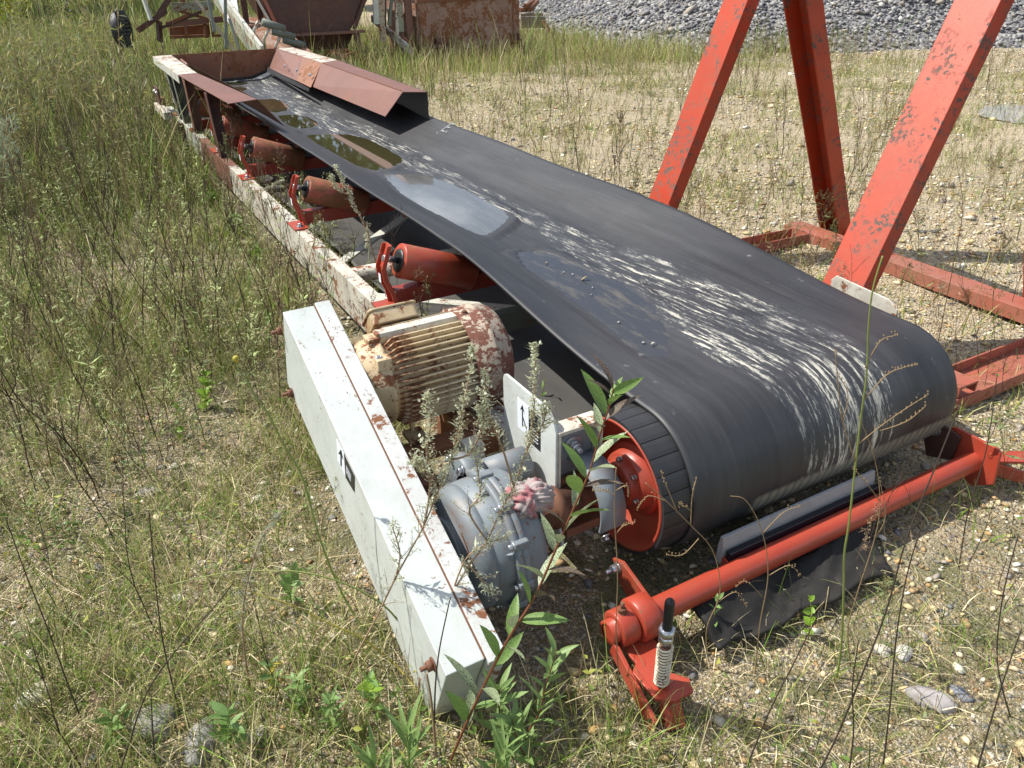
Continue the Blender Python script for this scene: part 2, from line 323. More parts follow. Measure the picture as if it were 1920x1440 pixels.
def add(mb, name, mat, parent=None, bevel=0.0, loc=None, fix=True):
    """link the collected shapes as ONE mesh; a top-level mesh gets its origin at loc"""
    o0 = root_of(parent) if parent is not None else Vector(loc if loc is not None else (0, 0, 0))
    me = mesh_from([(a - o0.x, b - o0.y, c - o0.z) for a, b, c in mb.v], mb.f, name, mb.sm)
    if fix:
        bm = bmesh.new(); bm.from_mesh(me); bmesh.ops.remove_doubles(bm, verts=bm.verts, dist=1e-5) if not bevel else None
        bmesh.ops.recalc_face_normals(bm, faces=bm.faces); bm.to_mesh(me); bm.free()
    me.materials.append(M[mat] if isinstance(mat, str) else mat)
    o = bpy.data.objects.new(name, me); COL.objects.link(o)
    if parent is not None: o.parent = parent
    else: o.location = o0; ROOTPOS[o.name] = o0
    if bevel:
        b = o.modifiers.new('bevel', 'BEVEL'); b.width = bevel; b.segments = 2; b.limit_method = 'ANGLE'; b.angle_limit = R_(40)
    return o
def thing(name, label, cat, loc, group=None):
    o = bpy.data.objects.new(name, None); COL.objects.link(o); o.location = loc; o.empty_display_size = .1
    ROOTPOS[o.name] = Vector(loc); tag(o, label, cat, group); return o
def tag(o, label=None, cat=None, group=None, kind=None):
    if label: o['label'] = label
    if cat: o['category'] = cat
    if group: o['group'] = group
    if kind: o['kind'] = kind
    return o
def inst(name, me, parent, loc, rot=(0, 0, 0), sc=1):
    """a copy of a shared mesh as a part; loc in world"""
    o = bpy.data.objects.new(name, me); COL.objects.link(o); o.parent = parent; o.location = Vector(loc) - root_of(parent)
    o.rotation_euler = rot; o.scale = (sc,) * 3 if not hasattr(sc, '__len__') else sc; return o
def np_mesh(name, V, F3, F4, Colr, mat, smooth=False):
    """fast mesh: V (n,3), triangles F3, quads F4, per-vertex colours"""
    me = bpy.data.meshes.new(name); F3 = np.asarray(F3, np.int32).reshape(-1, 3); F4 = np.asarray(F4, np.int32).reshape(-1, 4)
    nl = len(F3) * 3 + len(F4) * 4; me.vertices.add(len(V)); me.vertices.foreach_set('co', np.asarray(V, np.float32).ravel())
    me.loops.add(nl); me.loops.foreach_set('vertex_index', np.concatenate([F3.ravel(), F4.ravel()]))
    me.polygons.add(len(F3) + len(F4))
    st = np.concatenate([np.arange(len(F3)) * 3, len(F3) * 3 + np.arange(len(F4)) * 4]); me.polygons.foreach_set('loop_start', st.astype(np.int32))
    if smooth: me.polygons.foreach_set('use_smooth', np.ones(len(st), bool))
    me.update(calc_edges=True)
    if Colr is not None:
        ca = me.color_attributes.new('Col', 'FLOAT_COLOR', 'POINT'); C4 = np.ones((len(V), 4), np.float32); C4[:, :3] = Colr; ca.data.foreach_set('color', C4.ravel())
    me.materials.append(M[mat]); return me
def link(name, me, loc=(0, 0, 0), parent=None):
    o = bpy.data.objects.new(name, me); COL.objects.link(o); o.location = loc
    if parent is not None: o.parent = parent
    return o

# ---------------------------------------------------------------- ground
def sm(a, b, x): t = np.clip((x - a) / (b - a), 0, 1); return t * t * (3 - 2 * t)
def gz(x, y):
    x = np.asarray(x, float); y = np.asarray(y, float)
    z = .018 * np.sin(x * 1.7 + y * .6) + .014 * np.sin(y * 2.3 - x * .9 + 1) + .008 * np.sin(5.1 * x + 3.3 * y) - .01
    z = z + .05 * sm(-1.0, -3.5, x) - .03 * np.exp(-((x - .3)**2 / .8 + (y + .3)**2 / .25))
    z = z + .03 * np.sin(.35 * x + .22 * y) * sm(6, 14, np.hypot(x, y))
    return z
GX = np.concatenate([np.linspace(-150, -12, 24)[:-1], np.linspace(-12, -4, 40)[:-1], np.linspace(-4, 5, 150)[:-1], np.linspace(5, 16, 70)[:-1], np.linspace(16, 160, 24)])
GY = np.concatenate([np.linspace(-40, -3, 14)[:-1], np.linspace(-3, 6, 150)[:-1], np.linspace(6, 20, 90)[:-1], np.linspace(20, 240, 26)])
XX, YY = np.meshgrid(GX, GY); V = np.stack([XX.ravel(), YY.ravel(), gz(XX, YY).ravel()], 1)
ny, nx = XX.shape; idx = np.arange(ny * nx).reshape(ny, nx)
F4 = np.stack([idx[:-1, :-1], idx[:-1, 1:], idx[1:, 1:], idx[1:, :-1]], -1).reshape(-1, 4)
def sandy(x, y):  # 1 where the bare pale gravel yard is, 0 in the weedy strip on the left
    return sm(-.4, 1.6, x - .14 * y + .25 * np.sin(y * .8) + .3 * np.sin(x * 1.3 + y)) * sm(-.9, .6, y * .9 + x * .35 - .2)
C = np.zeros((len(V), 3)); C[:, 0] = sandy(V[:, 0], V[:, 1]); C[:, 1] = 1 - .85 * C[:, 0]
g = link('ground', np_mesh('ground', V, [], F4, C, 'ground', True)); tag(g, kind='structure')

# stones: low-poly pebble from an octahedron-ish template
def pebble_tpl():
    v = [(0, 0, 1), (0, 0, -.6)]; 
    for i in range(6): a = i * math.pi / 3; v.append((math.cos(a), math.sin(a), .15))
    f = []
    for i in range(6): f += [(0, 2 + i, 2 + (i + 1) % 6), (1, 2 + (i + 1) % 6, 2 + i)]
    return np.array(v), np.array(f)
PV, PF = pebble_tpl()
def stones_mesh(name, pts, size, mat='stone', cols=None, flat=.55, sink=.25):
    n = len(pts); J = rng.uniform(.72, 1.25, (n, 8, 1)) * PV[None] + rng.normal(0, .09, (n, 8, 3))
    s3 = np.stack([rng.uniform(.8, 1.35, n), rng.uniform(.6, 1.0, n), rng.uniform(flat * .6, flat * 1.3, n)], -1) * size[:, None]
    J = J * s3[:, None]; a = rng.uniform(0, 6.28, n); ca, sa = np.cos(a)[:, None], np.sin(a)[:, None]
    tl = rng.normal(0, .25, (n, 1)); x = J[..., 0]; y = J[..., 1]; z = J[..., 2] + x * tl
    V = np.stack([x * ca - y * sa, x * sa + y * ca, z], -1) + pts[:, None]; V[..., 2] += size[:, None] * flat * (.5 - sink)
    F = (PF[None] + (np.arange(n) * 8)[:, None, None]).reshape(-1, 3)
    return np_mesh(name, V.reshape(-1, 3), F, [], np.repeat(cols, 8, 0), mat, True)
PAL = np.array([(.58, .48, .27), (.68, .57, .38), (.76, .69, .55), (.42, .29, .15), (.36, .32, .27), (.20, .20, .21), (.54, .33, .14), (.74, .70, .61), (.28, .23, .17)])
PW = np.array([.2, .2, .13, .12, .1, .07, .05, .07, .06])
def palcols(n, pal=PAL, w=PW, var=.15): return np.clip(pal[rng.choice(len(pal), n, p=w / w.sum())] * rng.uniform(1 - var, 1 + var, (n, 1)), 0, .8)
FH_ = FH
def infr(x, y):   # rough footprint of the frame, with a margin
    d = np.stack([x - CAM[0], y - CAM[1]], -1); f = d @ FH[:2]; s = d @ np.array([FH[1], -FH[0]]); return (f > .2) & (np.abs(s) < .72 * f + 1.1)
# near pebbles: density falls with distance from the viewpoint
def scatter(n, x0, x1, y0, y1, dens):
    x = rng.uniform(x0, x1, n); y = rng.uniform(y0, y1, n); k = rng.uniform(0, 1, n) < dens(x, y); return x[k], y[k]
def clump(x, y, s=1.0, ph=0.0): return .5 + .5 * np.sin(x * 2.1 * s + 1.3 * np.sin(y * 1.7 * s + ph)) * np.cos(y * 1.9 * s + ph + np.sin(x * 1.1 * s))
x, y = scatter(120000, -3.6, 5.5, -1.4, 5.2, lambda x, y: infr(x, y) * (.35 + .65 * sandy(x, y)) * (.30 + .70 * clump(x, y, 2.2)) * np.clip(1.25 - np.hypot(x + .6, y + .6) / 6.0, .12, 1))
sz = np.exp(rng.normal(math.log(.0078), .48, len(x))).clip(.003, .026)
o = link('gravel', stones_mesh('gravel', np.stack([x, y, gz(x, y)], 1), sz, cols=palcols(len(x)))); tag(o, kind='stuff')
x, y = scatter(60000, .5, 15, 1, 16, lambda x, y: infr(x, y) * sandy(x, y) * clump(x, y, 1.1) * .9)
sz = np.exp(rng.normal(math.log(.016), .4, len(x))).clip(.006, .05)
o = link('coarse_gravel', stones_mesh('coarse_gravel', np.stack([x, y, gz(x, y)], 1), sz, cols=palcols(len(x)))); tag(o, kind='stuff')

# grey stockpile bank at the back right
def bankd(x, y): return np.minimum(np.minimum((x - 9.4) * .936 - (y - 15.3) * .353, (x - 9.6) * .92 + (y - 12.7) * .39), (x - 10.6) * .498 + (y - 10.3) * .867)
def foot(x): return np.where(x < 9.5, 30.0, 10.9 - (x - 10.6) * .57)
BX, BY = np.meshgrid(np.linspace(6, 44, 100), np.linspace(-12, 44, 130))
def bankz(x, y): return np.maximum(bankd(x, y), -.6) * .50 + .10 * np.sin(x * 1.4) * np.cos(y * 1.1) - .05
BZ = np.minimum(bankz(BX, BY), 2.6 + .3 * np.sin(BX)); ny, nx = BX.shape; idx = np.arange(ny * nx).reshape(ny, nx)
F4 = np.stack([idx[:-1, :-1], idx[:-1, 1:], idx[1:, 1:], idx[1:, :-1]], -1).reshape(-1, 4)
keep = (BZ.ravel()[F4].max(1) > -.2); Vb = np.stack([BX.ravel(), BY.ravel(), BZ.ravel()], 1)
o = link('gravel_bank', np_mesh('gravel_bank', Vb, [], F4[keep], None, 'gravel', True)); tag(o, kind='structure')
x = rng.uniform(8, 30, 150000); y = rng.uniform(0, 32, 150000); z = bankz(x, y); k = infr(x, y) & (z > -.12) & (z < 2.5) & (rng.uniform(0, 1, len(x)) < np.where(z < .25, .4, 1.0)); x, y, z = x[k], y[k], z[k]
GP = np.array([(.20, .20, .215), (.29, .285, .285), (.44, .43, .41), (.11, .11, .125), (.34, .30, .25)])
sz = np.exp(rng.normal(math.log(.034), .42, len(x)))
o = link('stockpile_stones', stones_mesh('stockpile_stones', np.stack([x, y, z], 1), sz, cols=palcols(len(x), GP, np.array([.3, .25, .15, .2, .1]), .2), flat=.8)); tag(o, kind='stuff')

# pale sand heap at the right edge and rain puddle behind it
hv = []; hp = B(1905, 275, 'z', 0)
HX, HY = np.meshgrid(np.linspace(-1.6, 2.4, 36), np.linspace(-1.1, 1.4, 30)); HZ = .17 * np.exp(-(HX**2 / .9 + HY**2 / .35)) - .055
ny, nx = HX.shape; idx = np.arange(ny * nx).reshape(ny, nx); F4 = np.stack([idx[:-1, :-1], idx[:-1, 1:], idx[1:, 1:], idx[1:, :-1]], -1).reshape(-1, 4)
o = link('gravel_heap', np_mesh('sand_heap', np.stack([HX.ravel(), HY.ravel(), HZ.ravel()], 1), [], F4, np.ones((HX.size, 3)) * [1, .1, 0], 'ground', True), (hp[0] + .45, hp[1], float(gz(hp[0], hp[1])))); tag(o, 'low pale heap of gravel at the right edge beyond the red stand', 'gravel heap')
pts = [B(px, py, 'z', .022) for px, py in ((1832, 212), (1848, 200), (1880, 196), (1915, 198), (1950, 205), (1945, 226), (1910, 232), (1880, 226), (1860, 222), (1843, 219))]
o = add(MB().plate([Vector(p) for p in pts], (0, 0, .002)), 'rain_puddle', 'water_pale', loc=pts[0]); tag(o, kind='structure')

# ================================================================= BELT CONVEYOR
CX = 0.6955
conv = thing('belt_conveyor', 'long black belt conveyor on a rusty white frame with motor and red idlers', 'conveyor', (CX, 1.5, 0))
# --- belt surface
RB = .235; HALF = .5925; AF = .25
def ztop(x, y, base=True):
    return 0
def prof(t, k, th):
    a = abs(t); g_ = .035 * math.log1p(math.exp((a - AF) / .035)); g_ -= .035 * math.log1p(math.exp(-AF / .035))
    th = th * k; return math.copysign(a - (1 - math.cos(th)) * g_, t), math.sin(th) * g_
PUD = [  # outline in the photograph, water level
 ([(716,327),(764,327),(802,329),(844,343),(896,369),(940,393),(952,408),(933,427),(907,442),(887,437),(840,413),(790,387),(750,362)], .478, 'water_silt', 'shallow puddle reflecting pale clouds, in the middle of the belt', .004),
 ([(572,254),(594,252),(653,252),(688,260),(722,277),(752,296),(752,303),(730,315),(702,320),(667,310),(629,289),(594,269)], .484, 'water', 'largest dark green puddle on the belt reflecting trees', .014),
 ([(520,217),(549,215),(573,218),(592,227),(596,233),(580,240),(556,241),(532,230)], .492, 'water', 'small murky puddle with floating specks, on the belt just past the left lip', .012),
 ([(483,187),(511,185),(528,189),(542,199),(535,208),(515,211),(501,208)], .500, 'water', 'brownish puddle on the belt beside the tip of the left lip', .012),
 ([(414,154),(440,152.5),(469,155),(456,159),(432,160)], .512, 'water', 'thin puddle on the belt by the hopper end plate', .010),
 ([(437,163.5),(452,162.5),(463,166),(456,171),(444,169)], .508, 'water', 'tiny dark puddle on the belt behind the left lip', .010),
 ([(972,474),(1010,471),(1045,482),(1100,507),(1172,532),(1225,570),(1257,627),(1252,670),(1215,669),(1172,645),(1110,592),(1047,545),(990,505)], .4935, 'water_film', 'long shallow wet patch on the belt nearest the head drum', .003),
]
polys = []
for pts, w, m, lab, dep in PUD: polys.append((np.array([B(a, b, 'z', w)[:2] for a, b in pts]), w, dep))
def sdist(poly, x, y):
    """signed distance, negative inside"""
    n = len(poly); d = 1e9; ins = False
    for i in range(n):
        a = poly[i]; b = poly[(i + 1) % n]; e = b - a; w = np.array([x, y]) - a; t = max(0, min(1, (w @ e) / (e @ e))); q = w - e * t; d = min(d, q @ q)
        if (a[1] > y) != (b[1] > y) and x < (b[0] - a[0]) * (y - a[1]) / (b[1] - a[1]) + a[0]: ins = not ins
    return -math.sqrt(d) if ins else math.sqrt(d)
ss = lambda a, b, x: (lambda t: t * t * (3 - 2 * t))(max(0, min(1, (x - a) / (b - a))))
def belt_top(t, y):
    k = ss(0.0, 1.45, y); x, z = prof(t, k, R_(23.5) if t < 0 else R_(26.5))
    zc = .505 - .034 * k + .007 * max(0, y - 1.4)
    if y > 1.48: zc -= .010 * math.sin(math.pi * (y - 1.48) / 1.37) ** 2 * math.exp(-(t / .4) ** 2)
    if y > 1.5: z += .004 * math.sin(y * 4.2 + (1 if t > 0 else 0)) * min(1, abs(t) / .4)
    X = CX + x; Z = zc + z
    for poly, w, dep in polys:
        if poly[:, 1].min() - .1 < y < poly[:, 1].max() + .1:
            d = sdist(poly, X, y)
            if d < 0: Z = min(Z, w - dep * min(1, -d / .05) - .0005) if d < -.004 else min(Z, w)
            elif d < .07:
                f = d / .07; Z = max(Z, w + .0012 + .004 * f) if Z < w + .0012 + .004 * f else (w + .002) * (1 - ss(0, 1, f)) + Z * ss(0, 1, f)
    return X, y, Z
NTt = 68; ts = [-HALF + 2 * HALF * i / NTt for i in range(NTt + 1)]
ys = list(np.arange(9.0, 5.0, -.06)) + list(np.arange(5.0, 0, -.024)) + [0.0]
V = []; UV = []; rows = 0
for y in ys:
    for t_ in ts: V.append(belt_top(t_, y)); UV.append((t_, y))
    rows += 1
NA = 44
for i in range(1, NA + 1):
    th = math.pi * i / NA
    for t_ in ts: V.append((CX + t_, -RB * math.sin(th), .27 + RB * math.cos(th))); UV.append((t_, -RB * th))
    rows += 1
yb = list(np.arange(.05, 9.0, .06))
for y in yb:
    for t_ in ts:
        V.append((CX + t_, y, .035 + .055 * ss(0, 1.4, y) + .006 * math.sin(y * 5 + 2 * t_) * ss(.3, 1, y) + .004 * math.sin(t_ * 17 + y * 3) * ss(.3, 1, y))); UV.append((t_, -RB * math.pi - y))
    rows += 1
w_ = NTt + 1; F = [(r * w_ + i, (r + 1) * w_ + i, (r + 1) * w_ + i + 1, r * w_ + i + 1) for r in range(rows - 1) for i in range(NTt)]
o0 = ROOTPOS[conv.name]
me = mesh_from([(a - o0.x, b - o0.y, c - o0.z) for a, b, c in V], F, 'belt', [True] * len(F))
uvl = me.uv_layers.new(name='UVMap'); li = np.zeros(len(me.loops), np.int32); me.loops.foreach_get('vertex_index', li); uvl.data.foreach_set('uv', np.array(UV, np.float32)[li].ravel())
me.materials.append(M['belt']); belt = bpy.data.objects.new('belt', me); COL.objects.link(belt); belt.parent = conv
so = belt.modifiers.new('thickness', 'SOLIDIFY'); so.thickness = .010; so.offset = -1; so.use_even_offset = False
if me.polygons[0].normal.z < 0: so.offset = 1
# puddles lie on the belt: things of their own
for (pts, w, m, lab, dep), (poly, _, _) in zip(PUD, polys):
    c = poly.mean(0); n = len(poly); fine = []
    for i in range(n):   # smoothed outline
        p0, p1, p2, p3 = poly[(i - 1) % n], poly[i], poly[(i + 1) % n], poly[(i + 2) % n]
        for s_ in (0, .25, .5, .75):
            q = .5 * ((2 * p1) + (-p0 + p2) * s_ + (2 * p0 - 5 * p1 + 4 * p2 - p3) * s_**2 + (-p0 + 3 * p1 - 3 * p2 + p3) * s_**3); fine.append(c + (q - c) * 1.015)
    o = add(MB().plate([(q[0], q[1], w - .002) for q in fine], (0, 0, .002)), 'puddle', m, loc=(c[0], c[1], w)); tag(o, lab, 'puddle')
# chalk mark on the belt, right edge
def text_obj(s, name, size, mat, parent, mtx, extrude=.0006):
    cu = bpy.data.curves.new(name, 'FONT'); cu.body = s; cu.size = size; cu.extrude = extrude
    tmp = bpy.data.objects.new(name, cu); COL.objects.link(tmp); dg = bpy.context.evaluated_depsgraph_get(); me = bpy.data.meshes.new_from_object(tmp.evaluated_get(dg))
    bpy.data.objects.remove(tmp); me.transform(mtx); r = root_of(parent); me.transform(Matrix.Translation(-r)); me.materials.clear(); me.materials.append(M[mat])
    o = bpy.data.objects.new(name, me); COL.objects.link(o); o.parent = parent; return o
a_ = Vector(belt_top(.50, 3.80)); bx_ = Vector(belt_top(.50, 3.55)); cx_ = Vector(belt_top(.42, 3.80))
ex = (bx_ - a_).normalized(); ey = (a_ - cx_).normalized(); ez = ex.cross(ey).normalized()
if ez.z < 0: ez = -ez
mt = Matrix((( -ey.x, ex.x, ez.x, a_.x + ez.x * .004), (-ey.y, ex.y, ez.y, a_.y + ez.y * .004), (-ey.z, ex.z, ez.z, a_.z + ez.z * .004), (0, 0, 0, 1)))
mt = Matrix(((ex.x, ey.x, ez.x, a_.x + ez.x * .004), (ex.y, ey.y, ez.y, a_.y + ez.y * .004), (ex.z, ey.z, ez.z, a_.z + ez.z * .004), (0, 0, 0, 1)))
text_obj('E.', 'belt_marking', .16, 'chalk', conv, mt, .0002)

# --- side rails (channel section)
def channel(parent, x_out, side, y0, y1, z0, z1, mat, fl=.065, name='side_rail'):
    m = MB(); s = side; t_ = .009
    def bx(xa, xb, za, zb): m.box((min(xa, xb), y0, za), (max(xa, xb), y1, zb))
    bx(x_out, x_out + s * t_, z0, z1); bx(x_out + s * t_, x_out + s * fl, z1 - t_, z1); bx(x_out + s * t_, x_out + s * fl, z0, z0 + t_)
    return add(m, name, mat, parent, .002)
RZ0, RZ1 = .16, .36
channel(conv, -.207, 1, .335, 4.62, RZ0, RZ1, 'white_rusty')
channel(conv, -.207, 1, 4.625, 5.85, RZ0, RZ1, 'brown'); channel(conv, -.207, 1, 5.855, 7.9, RZ0, RZ1, 'white_rail')
channel(conv, 1.46, -1, .0, 8.2, RZ0, RZ1, 'white_rusty')
# cross pipe and diagonal braces
add(MB().cyl((-.14, 2.16, .265), (1.39, 2.16, .265), .042, 24), 'cross_pipe', 'white_rusty', conv)
for a, b in (((-.14, 2.02, .22), (.75, 1.15, .22)), ((-.14, 2.42, .22), (.75, 3.30, .22)), ((1.39, 2.02, .22), (.75, 1.15, .215)), ((-.14, 4.9, .22), (.75, 5.7, .22))):
    add(MB().beam(a, b, .06, .012), 'diagonal_brace', 'white_rail', conv, .001)
add(MB().box((-.14, 1.30, .18), (1.39, 1.35, .28)), 'cross_member', 'greygreen', conv, .003)
# --- idlers
def make_idler(y, dark=False):
    m = MB(); zb = RZ1 + .005
    m.box((-.13, y - .035, zb), (1.33, y - .028, zb + .075)); m.box((-.13, y - .028, zb + .068), (1.33, y + .03, zb + .075))
    fr = add(m, 'idler_frame', 'red_shaded', conv, .0015)
    for s in (-1, 1):
        X = lambda v: CX + s * (v - CX) if s > 0 else v
        f = lambda v: v if s < 0 else 2 * CX - v - .19
        pl = MB(); pl.plate([(f(-.215), y - .10, zb - .004), (f(-.13), y - .10, zb - .004), (f(-.13), y - .03, zb - .004), (f(-.105), y - .03, zb - .004), (f(-.105), y + .07, zb - .004), (f(-.215), y + .07, zb - .004)], (0, 0, .008))
        add(pl, 'foot_plate', 'red', fr, .001)
        # pressed end bracket curving up and outward
        br = MB(); path = [(-.13, zb), (-.140, zb + .06), (-.168, zb + .13), (-.172, zb + .18), (-.150, zb + .235), (-.135, zb + .275)]
        for i in range(len(path) - 1):
            (xa, za), (xb, zb_) = path[i], path[i + 1]; wa = .040 - .013 * (i / 5); wb = .040 - .013 * ((i + 1) / 5); t_ = .007
            for (u0, u1, v0, v1) in ((-1, 1, 0, t_),):
                br.hexa([(f(xa), y - wa, za), (f(xa + t_), y - wa, za), (f(xa + t_), y + wa, za), (f(xa), y + wa, za)], [(f(xb), y - wb, zb_), (f(xb + t_), y - wb, zb_), (f(xb + t_), y + wb, zb_), (f(xb), y + wb, zb_)])
            for q in (-1, 1):
                ya, yb_ = y + q * wa, y + q * wb
                br.hexa([(f(xa - .016), min(ya, ya + q * .006), za), (f(xa + .004), min(ya, ya + q * .006), za), (f(xa + .004), max(ya, ya + q * .006), za), (f(xa - .016), max(ya, ya + q * .006), za)],
                        [(f(xb - .016), min(yb_, yb_ + q * .006), zb_), (f(xb + .004), min(yb_, yb_ + q * .006), zb_), (f(xb + .004), max(yb_, yb_ + q * .006), zb_), (f(xb - .016), max(yb_, yb_ + q * .006), zb_)])
        if s > 0: br.v = [(p[0], p[1], zb + (p[2] - zb) * .80) for p in br.v]
        add(br, 'roller_bracket', 'red', fr, .001)
        add(MB().box((min(f(-.1865), f(-.1875)), y - .012, zb + .115), (max(f(-.1865), f(-.1875)), y + .012, zb + .155)), 'sticker', 'sticker_white', fr)
        add(MB().hexbolt((f(-.172), y - .055, zb + .004), (0, 0, 1), .014, .016), 'anchor_bolt', 'steel', fr)
        # wing roller, tilted into the trough
        th = R_(21 if s < 0 else 24); a0 = Vector((f(-.095), y, .560 if s < 0 else .535)); d = Vector((math.cos(th) * (1 if s < 0 else -1), 0, -math.sin(th)))
        Lr = .36; ro = MB().lathe(a0, a0 + d, [(0, .050), (0, .070), (.004, .075), (Lr - .004, .075), (Lr, .070), (Lr, .04)], 36, True)
        rl = add(ro, 'wing_roller', 'red_chip' if y < 2 else 'roller_worn', fr)
        ro = MB().lathe(a0 - d * .006, a0 + d, [(0, .03), (0, .050), (.008, .052)], 24, True); ro.lathe(a0 - d * .045, a0, [(0, .013), (.05, .013)], 12)
        add(ro, 'roller_seal', 'black', fr)
        if s < 0: add(MB().cyl((f(-.165), y, a0.z + .025), (f(-.12), y, a0.z + .01), .014, 12), 'axle_end', 'steel', fr)
        add(MB().box((min(f(.33), f(.37)), y - .02, zb + .07), (max(f(.33), f(.37)), y + .02, .46)), 'centre_bracket', 'red_shaded', fr, .001)
    add(MB().lathe((CX - .22, y, .375), (CX + .22, y, .375), [(0, .03), (0, .072), (.44, .072), (.44, .03)], 36), 'centre_roller', 'red_chip', fr)
    return fr
for y in (1.46, 2.86, 4.20, 5.25, 6.30, 7.3): make_idler(y)

# --- head drum
dr = MB().lathe((0, 0, .27), (1, 0, .27), [(.075, .06), (.075, .200), (.0, .203), (.0, .213), (1.284, .213), (1.284, .203), (1.22, .200), (1.22, .06)], 72, False)
drum = add(dr, 'head_drum', 'red', conv)
hub = MB().lathe((0, 0, .27), (1, 0, .27), [(.075, .118), (.062, .118), (.058, .112), (.058, .100), (.030, .095), (.026, .088), (.026, .074), (.004, .070), (.0, .064), (.0, .036)], 40, False)
add(hub, 'drum_hub', 'red', drum)
for k in range(6):
    a = k * math.pi / 3 + .3; add(MB().hexbolt((.024, .078 * math.cos(a), .27 + .078 * math.sin(a)), (-1, 0, 0), .008, .010, 1.2), 'hub_bolt', 'steel', drum)
NP = 26; pad = MB()
for i in range(7):
    pass
aw = 2 * math.pi / NP * .955; vs = []
for rr in (.2132, .2243):
    for xx in (.002, 1.282):
        for k in range(5):
            a = -aw / 2 + aw * k / 4; ri = rr if 0 < k < 4 or rr < .22 else rr - .0015; vs.append((xx, ri * math.sin(a), ri * math.cos(a)))
fs = []
for k in range(4): fs += [(k, k + 1, 6 + k, 5 + k), (10 + k, 15 + k, 16 + k, 11 + k), (k, 10 + k, 11 + k, k + 1), (5 + k, 6 + k, 16 + k, 15 + k)]
fs += [(0, 5, 15, 10), (4, 14, 19, 9)]
pme = mesh_from(vs, fs, 'lagging_pad', [False] * len(fs)); bm = bmesh.new(); bm.from_mesh(pme); bmesh.ops.recalc_face_normals(bm, faces=bm.faces); bm.to_mesh(pme); bm.free(); pme.materials.append(M['rubber'])
for k in range(NP): inst('lagging_pad', pme, drum, (0, 0, .27), (2 * math.pi * k / NP + .09, 0, 0))
# black maker's label on the drum face (unreadable print)
def px_quad(name, pts, x, mat, parent, lift=-.0012):
    q = [Vector(B(a, b, 'x', x)) + Vector((lift, 0, 0)) for a, b in pts]; return add(MB().plate(q, (-.0008, 0, 0)), name, mat, parent)
q0 = [(.074, -.150, .295), (.074, -.108, .31), (.074, -.145, .205), (.074, -.185, .215)]
add(MB().plate([(.0735, -.150, .325), (.0735, -.118, .318), (.0735, -.160, .215), (.0735, -.188, .235)], (-.0012, 0, 0)), 'maker_label', 'sticker_black', drum)
for k in range(4):
    yk = -.150 - .007 * k; zk = .30 - .02 * k
    add(MB().plate([(.0720, yk + .018, zk), (.0720, yk + .018, zk + .004), (.0720, yk - .010, zk + .010), (.0720, yk - .010, zk + .006)], (-.0005, 0, 0)), 'label_line', 'sticker_white', drum)
# shaft and its curved guard
add(MB().lathe((-.52, 0, .27), (1, 0, .27), [(0, .034), (.60, .034)], 24), 'drive_shaft', 'darkrust', drum)
sg = MB(); sg.lathe((-.145, 0, .27), (1, 0, .27), [(0, .122), (0, .130), (.085, .130), (.085, .122), (0, .122)], 48, False, arc=(-75, 200))
sgo = add(sg, 'shaft_guard', 'bluegrey', conv)
add(MB().hexbolt((-.115, -.108, .195), (0, -.8, -.5), .010, .010), 'guard_bolt', 'steel', sgo)
add(MB().lathe((-.24, 0, .27), (1, 0, .27), [(-.08, .04), (-.08, .055), (0, .055), (0, .062), (.03, .064), (.03, .05), (.09, .048), (.09, .034)], 32), 'coupling', 'darkrust', conv)
# bearing bracket and label plate on the left side
bb = MB(); bb.box((-.197, .018, .495), (-.045, .078, .507)); bb.box((-.197, .018, .20), (-.189, .078, .4945)); bb.box((-.1885, .068, .20), (-.0535, .078, .4945)); bb.box((-.053, .018, .20), (-.045, .078, .4945))
bbo = add(bb, 'bearing_bracket', 'white_rusty', conv, .002)
add(MB().box((-.186, .055, .34), (-.058, .067, .47)), 'bearing_pad', 'bluegrey', bbo, .004)
add(MB().hexbolt((-.125, .054, .425), (0, -1, 0), .017, .020, 1.9, .02), 'bearing_bolt', 'steel', bbo)
add(MB().box((-.186, .030, .205), (-.058, .054, .33)), 'bearing_block', 'rust', bbo, .006)
add(MB().box((-.19, -.02, .155), (-.05, .30, .185)), 'bearing_sill', 'rust', bbo, .002)
XP = -.206
def rounded_plate(pts, t_=.008, x=XP): return MB().plate([(x, a, b) for a, b in pts], (t_, 0, 0))
lpo = add(rounded_plate([(.330, .27), (.330, .545), (.323, .560), (.310, .566), (.085, .566), (.058, .558), (.036, .538), (.022, .505), (.022, .27)]), 'label_plate', 'white', conv, .0015)
add(rounded_plate([(.240, .415), (.240, .520), (.172, .520), (.172, .415)], .001, XP - .0012), 'arrow_sticker', 'sticker_white', lpo)
add(rounded_plate([(.172, .400), (.172, .520), (.105, .520), (.105, .400)], .001, XP - .0012), 'warning_sticker', 'sticker_black', lpo)
ar = MB()
for pl in ([(.211, .430), (.211, .495), (.205, .495), (.205, .430)], [(.208, .510), (.222, .486), (.208, .495)], [(.208, .510), (.208, .495), (.194, .486)], [(.206, .463), (.186, .434), (.182, .438), (.204, .469)]):
    ar.plate([(XP - .0018, a, b) for a, b in pl], (.0005, 0, 0))
add(ar, 'arrow_symbol', 'sticker_black', lpo)
ln = MB()
for k in range(4):
    z0 = .418 + k * .012; ln.plate([(XP - .0018, .160, z0), (XP - .0018, .160, z0 + .003), (XP - .0018, .117, z0 + .003), (XP - .0018, .117, z0)], (.0005, 0, 0))
add(ln, 'print_lines', 'sticker_white', lpo)
add(rounded_plate([(.331, .266), (.022, .266), (-.02, .12), (.331, .12)], .008, XP + .001), 'lower_plate', 'white', conv, .001)
add(MB().beam((XP - .006, .33, .268), (XP - .006, .022, .268), .012, .010), 'plate_edge', 'white_rusty', conv, .001)
